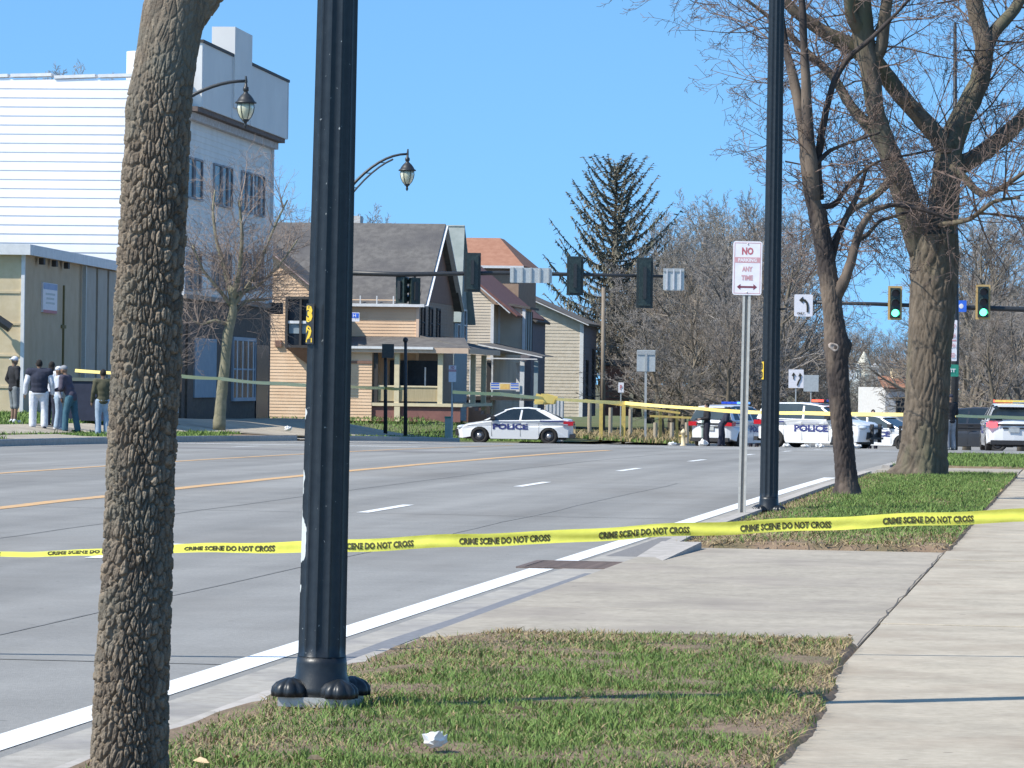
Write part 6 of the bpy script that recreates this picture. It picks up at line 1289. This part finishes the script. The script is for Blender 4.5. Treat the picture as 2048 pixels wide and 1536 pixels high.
# ------------------------------------------------------------------ people
skin=mat('skin_tone',(.20,.12,.08),.6,(.24,.15,.10),8); skinl=mat('skin_light',(.45,.28,.2),.6,(.5,.32,.24),8)
def cloth(n,c): return mat('cloth_'+n,c,.9,(c[0]*.75,c[1]*.75,c[2]*.75),9,.006,14)
def remesh(mb,vox):
    me=mb.mesh('x',None); o=bpy.data.objects.new('x',me); col.objects.link(o); m=o.modifiers.new('r','REMESH'); m.mode='VOXEL'; m.voxel_size=vox; m.use_smooth_shade=True
    s_=o.modifiers.new('s','SMOOTH'); s_.iterations=2; s_.factor=.5
    dg=bpy.context.evaluated_depsgraph_get(); out=bpy.data.meshes.new_from_object(o.evaluated_get(dg)); bpy.data.objects.remove(o); bpy.data.meshes.remove(me); return out
def person(label,P,face,H=1.75,build=1.0,arms='down',legs=(0,0),top=None,bottom=None,shoe=None,cap=None,capback=False,hair=None,skinm=skin,vest=None,coat=False,group=None,lean=0,shorts=False,head_turn=0,hold=None):
    """local frame: the person looks along +y"""
    t=thing('person',label,'person',P,face,group); k=H/1.75; b=build
    hip=Vector((0,0,.93)); ch=Vector((0,lean*.30,1.27)); nk=Vector((0,lean*.42,1.47)); hd=Vector((0,lean*.46+.015,1.63))
    J={}
    for s_,nm in ((-1,'l'),(1,'r')):
        la=legs[0 if s_<0 else 1]; J['h'+nm]=Vector((s_*.095*b,0,.91)); J['k'+nm]=Vector((s_*.11*b,.16*la+.02,.50)); J['a'+nm]=Vector((s_*.115*b,.26*la-.02,.085)); J['s'+nm]=Vector((s_*.185*b,lean*.38,1.42))
        am=arms if isinstance(arms,str) else arms[0 if s_<0 else 1]
        if am=='down': e_,w_=Vector((s_*.25*b,lean*.3-.03,1.14)),Vector((s_*.27*b,lean*.3+.05,.89))
        elif am=='front': e_,w_=Vector((s_*.26*b,lean*.3+.02,1.15)),Vector((s_*.12,lean*.3+.26,1.10))
        elif am=='up': e_,w_=Vector((s_*.28*b,.16+lean*.3,1.25)),Vector((s_*.14,.22+lean*.4,1.50))
        else: e_,w_=Vector((s_*.30*b,-.05,1.15)),Vector((s_*.17*b,.03,.98))
        J['e'+nm]=e_; J['w'+nm]=w_
    def torso(mb,g,lo=.90):
        mb.ball((0,0,.96),(.155*b+g,.105*b+g,.13+g),14,8); mb.ball((0,lean*.15,1.12),(.145*b+g,.105*b+g,.16+g),14,8); mb.ball(tuple(ch),(.165*b+g,.115*b+g,.20+g),14,8)
        for nm in 'lr': mb.cap(ch+Vector((0,0,.13)),J['s'+nm],.075*b+g,.062*b+g)
    def armsf(mb,g,end=1.0):
        for nm in 'lr': mb.cap(J['s'+nm],J['e'+nm],.056*b+g,.043*b+g); mb.cap(J['e'+nm],J['e'+nm].lerp(J['w'+nm],end),.042*b+g,.030*b+g)
    def legsf(mb,g,end=1.0,cuff=0):
        mb.ball((0,0,.92),(.155*b+g,.11*b+g,.11+g),14,8)
        for nm in 'lr': mb.cap(J['h'+nm],J['k'+nm],.086*b+g,.060*b+g); mb.cap(J['k'+nm],J['k'+nm].lerp(J['a'+nm],end),.058*b+g,.040*b+g+cuff)
    mb=MB(); torso(mb,0); armsf(mb,0); legsf(mb,0); mb.cap(ch+Vector((0,.0,.15)),hd-Vector((0,.02,.07)),.058,.052); c=hd
    ft=head_turn; fx,fy=math.sin(ft),math.cos(ft)
    mb.ball(tuple(c),(.074,.092,.112),16,10); mb.ball((c.x+fx*.035,c.y+fy*.035,c.z-.065),(.05,.05,.045),10,6); mb.ball((c.x+fx*.095,c.y+fy*.095,c.z-.015),(.014,.014,.022),8,5)
    for s_ in (-1,1): mb.ball((c.x+s_*.077*fy,c.y-s_*.077*fx,c.z-.01),(.012,.02,.03),8,5)
    for nm,s_ in (('l',-1),('r',1)):
        w_=J['w'+nm]; d=(w_-J['e'+nm]).normalized(); side=Vector((0,1,0)); side=(side-d*side.dot(d)).normalized(); pc_=w_+d*.045; mb.cap(w_,w_+d*.075,.028,.034)
        for q in range(4):
            o_=side*(-.030+.020*q); ln=(.065,.078,.072,.055)[q]; a_=w_+d*.08+o_; nrm=d.cross(side)*(s_*-.012); m1=a_+d*ln*.5; mb.cap(a_,m1,.0105,.010,6); mb.cap(m1,m1+d*ln*.45+nrm*1.6,.010,.0085,6)
        mb.cap(w_+d*.02+side*.028,w_+d*.065+side*.062,.012,.010,6)
        a_=J['a'+nm]; mb.cap(a_,a_+Vector((0,.12,-.04)),.038,.032)
    mb.v=[(p[0]*k,p[1]*k,p[2]*k) for p in mb.v]; me=remesh(mb,.0135); me.materials.append(skinm); bd=link('body',me,t)
    def part(nm,fn,m,vox=.02):
        q=MB(); fn(q); q.v=[(p[0]*k,p[1]*k,p[2]*k) for p in q.v]; me=remesh(q,vox); me.materials.append(m); return link(nm,me,t)
    def jacket(q): torso(q,.028); armsf(q,.020,.95); (q.ball((0,0,.90),(.165*b+.025,.115*b+.028,.10),14,6) if coat else None); q.cap(ch+Vector((0,0,.14)),nk+Vector((0,0,-.03)),.075,.062)
    part('jacket',jacket,top)
    if vest: part('vest',lambda q:torso(q,.045),vest)
    part('shorts' if shorts else 'trousers',lambda q:legsf(q,.026,.15 if shorts else .96,.02),bottom)
    for nm in 'lr':
        a_=J['a'+nm]; part('shoe',lambda q,a_=a_:(q.cap(Vector((a_.x,a_.y-.05,.045)),Vector((a_.x,a_.y+.15,.042)),.048,.044),q.cap(Vector((a_.x,a_.y-.03,.05)),a_+Vector((0,0,.01)),.05,.046)),shoe or blackp,.016)
    if cap:
        def cp(q):
            q.ball((c.x,c.y,c.z+.045),(.086,.102,.078),14,8); s2=-1 if capback else 1; q.ball((c.x+fx*.11*s2,c.y+fy*.11*s2,c.z+.04),(.06,.065,.014),10,5)
        part('cap',cp,cap,.012)
    if hair: part('hair',lambda q:(q.ball((c.x,c.y-.012,c.z+.02),(.086,.098,.105),14,8),(q.ball((c.x,c.y-.05,c.z-.10),(.09,.055,.13),12,7) if hair=='long' else None)),cloth('hair_'+str(int(P.x*10)),(.02,.016,.014)),.014)
    eye=MB()
    for s_ in (-1,1): eye.ball(((c.x+fx*.083+s_*.028*fy)*k,(c.y+fy*.083-s_*.028*fx)*k,(c.z+.012)*k),.009,6,4)
    eye.build('eyes',blk,t)
    return t
C={n:cloth(n,c) for n,c in dict(black=(.018,.018,.022),white=(.72,.73,.78),navy=(.03,.035,.06),grey=(.20,.22,.23),olive=(.09,.085,.05),denim=(.13,.24,.32),lightdenim=(.36,.46,.58),dkdenim=(.05,.13,.18),pale=(.55,.60,.72),plum=(.08,.07,.10),greyl=(.3,.31,.33),police=(.02,.02,.035)).items()}
def PG(x,Z): 
    P=G(x,Z); return P
person('leftmost onlooker in black hooded top, white cap and grey shorts',PG(28,103.5),R(-55),1.74,1.0,'hip',(.15,0),C['black'],C['grey'],C['white'],cap=C['white'],capback=True,shorts=True,coat=True)
person('heavier onlooker in dark vest over white sleeves and white trousers, back turned',PG(78,102.4),R(8),1.78,1.28,'down',(0,0),C['white'],C['white'],C['navy'],hair='short',vest=C['navy'],coat=True)
person('onlooker in white shirt and dark trousers half hidden behind the man in the vest',PG(103,104.6),R(-25),1.72,1.0,'down',(.1,0),C['white'],C['navy'],C['black'],hair='long')
person('onlooker in white cap with bare arms and pale calves beside the dark hoodie',PG(116,103.2),R(-75),1.66,.95,'down',(.35,-.1),C['pale'],C['lightdenim'],C['white'],cap=C['white'])
person('leaning onlooker in plum hooded top, pale cap and blue jeans',PG(143,102.6),R(70),1.74,1.05,'front',(.5,-.45),C['plum'],C['dkdenim'],C['black'],cap=C['greyl'],lean=.45,coat=True)
person('onlooker in olive jacket and light jeans beside the nearest tree trunk',PG(206,102.8),R(15),1.72,1.02,'down',(0,.2),C['olive'],C['lightdenim'],C['grey'],hair='short',coat=True)
person('officer in dark uniform holding something pale at the end of the yellow railing',PG(1415,163),R(100),1.80,1.08,('front','front'),(0,.15),C['black'],C['police'],C['black'],hair='short',skinm=skinl)
person('second person in dark clothing bending beside the white police vehicle',PG(1444,161),R(-100),1.62,1.12,'front',(.3,-.2),C['navy'],C['navy'],C['black'],hair='short',lean=.7,skinm=skinl)
person('officer in dark jacket seen between the twin sign post and the second pole',PG(1509,172),PI,1.82,1.1,'down',(0,0),C['black'],C['police'],C['black'],hair='short',skinm=skinl)
person('person in black standing beyond the patrol vehicle hood left of the big trunk',PG(1747,176),PI,1.80,1.1,'front',(0,0),C['black'],C['police'],C['black'],hair='short',skinm=skinl)
person('person in dark cap, black jacket and grey trousers in front of the tall mast',PG(1902,130.5),R(30),1.84,.98,'front',(0,0),C['black'],C['greyl'],C['grey'],cap=C['navy'],coat=True)
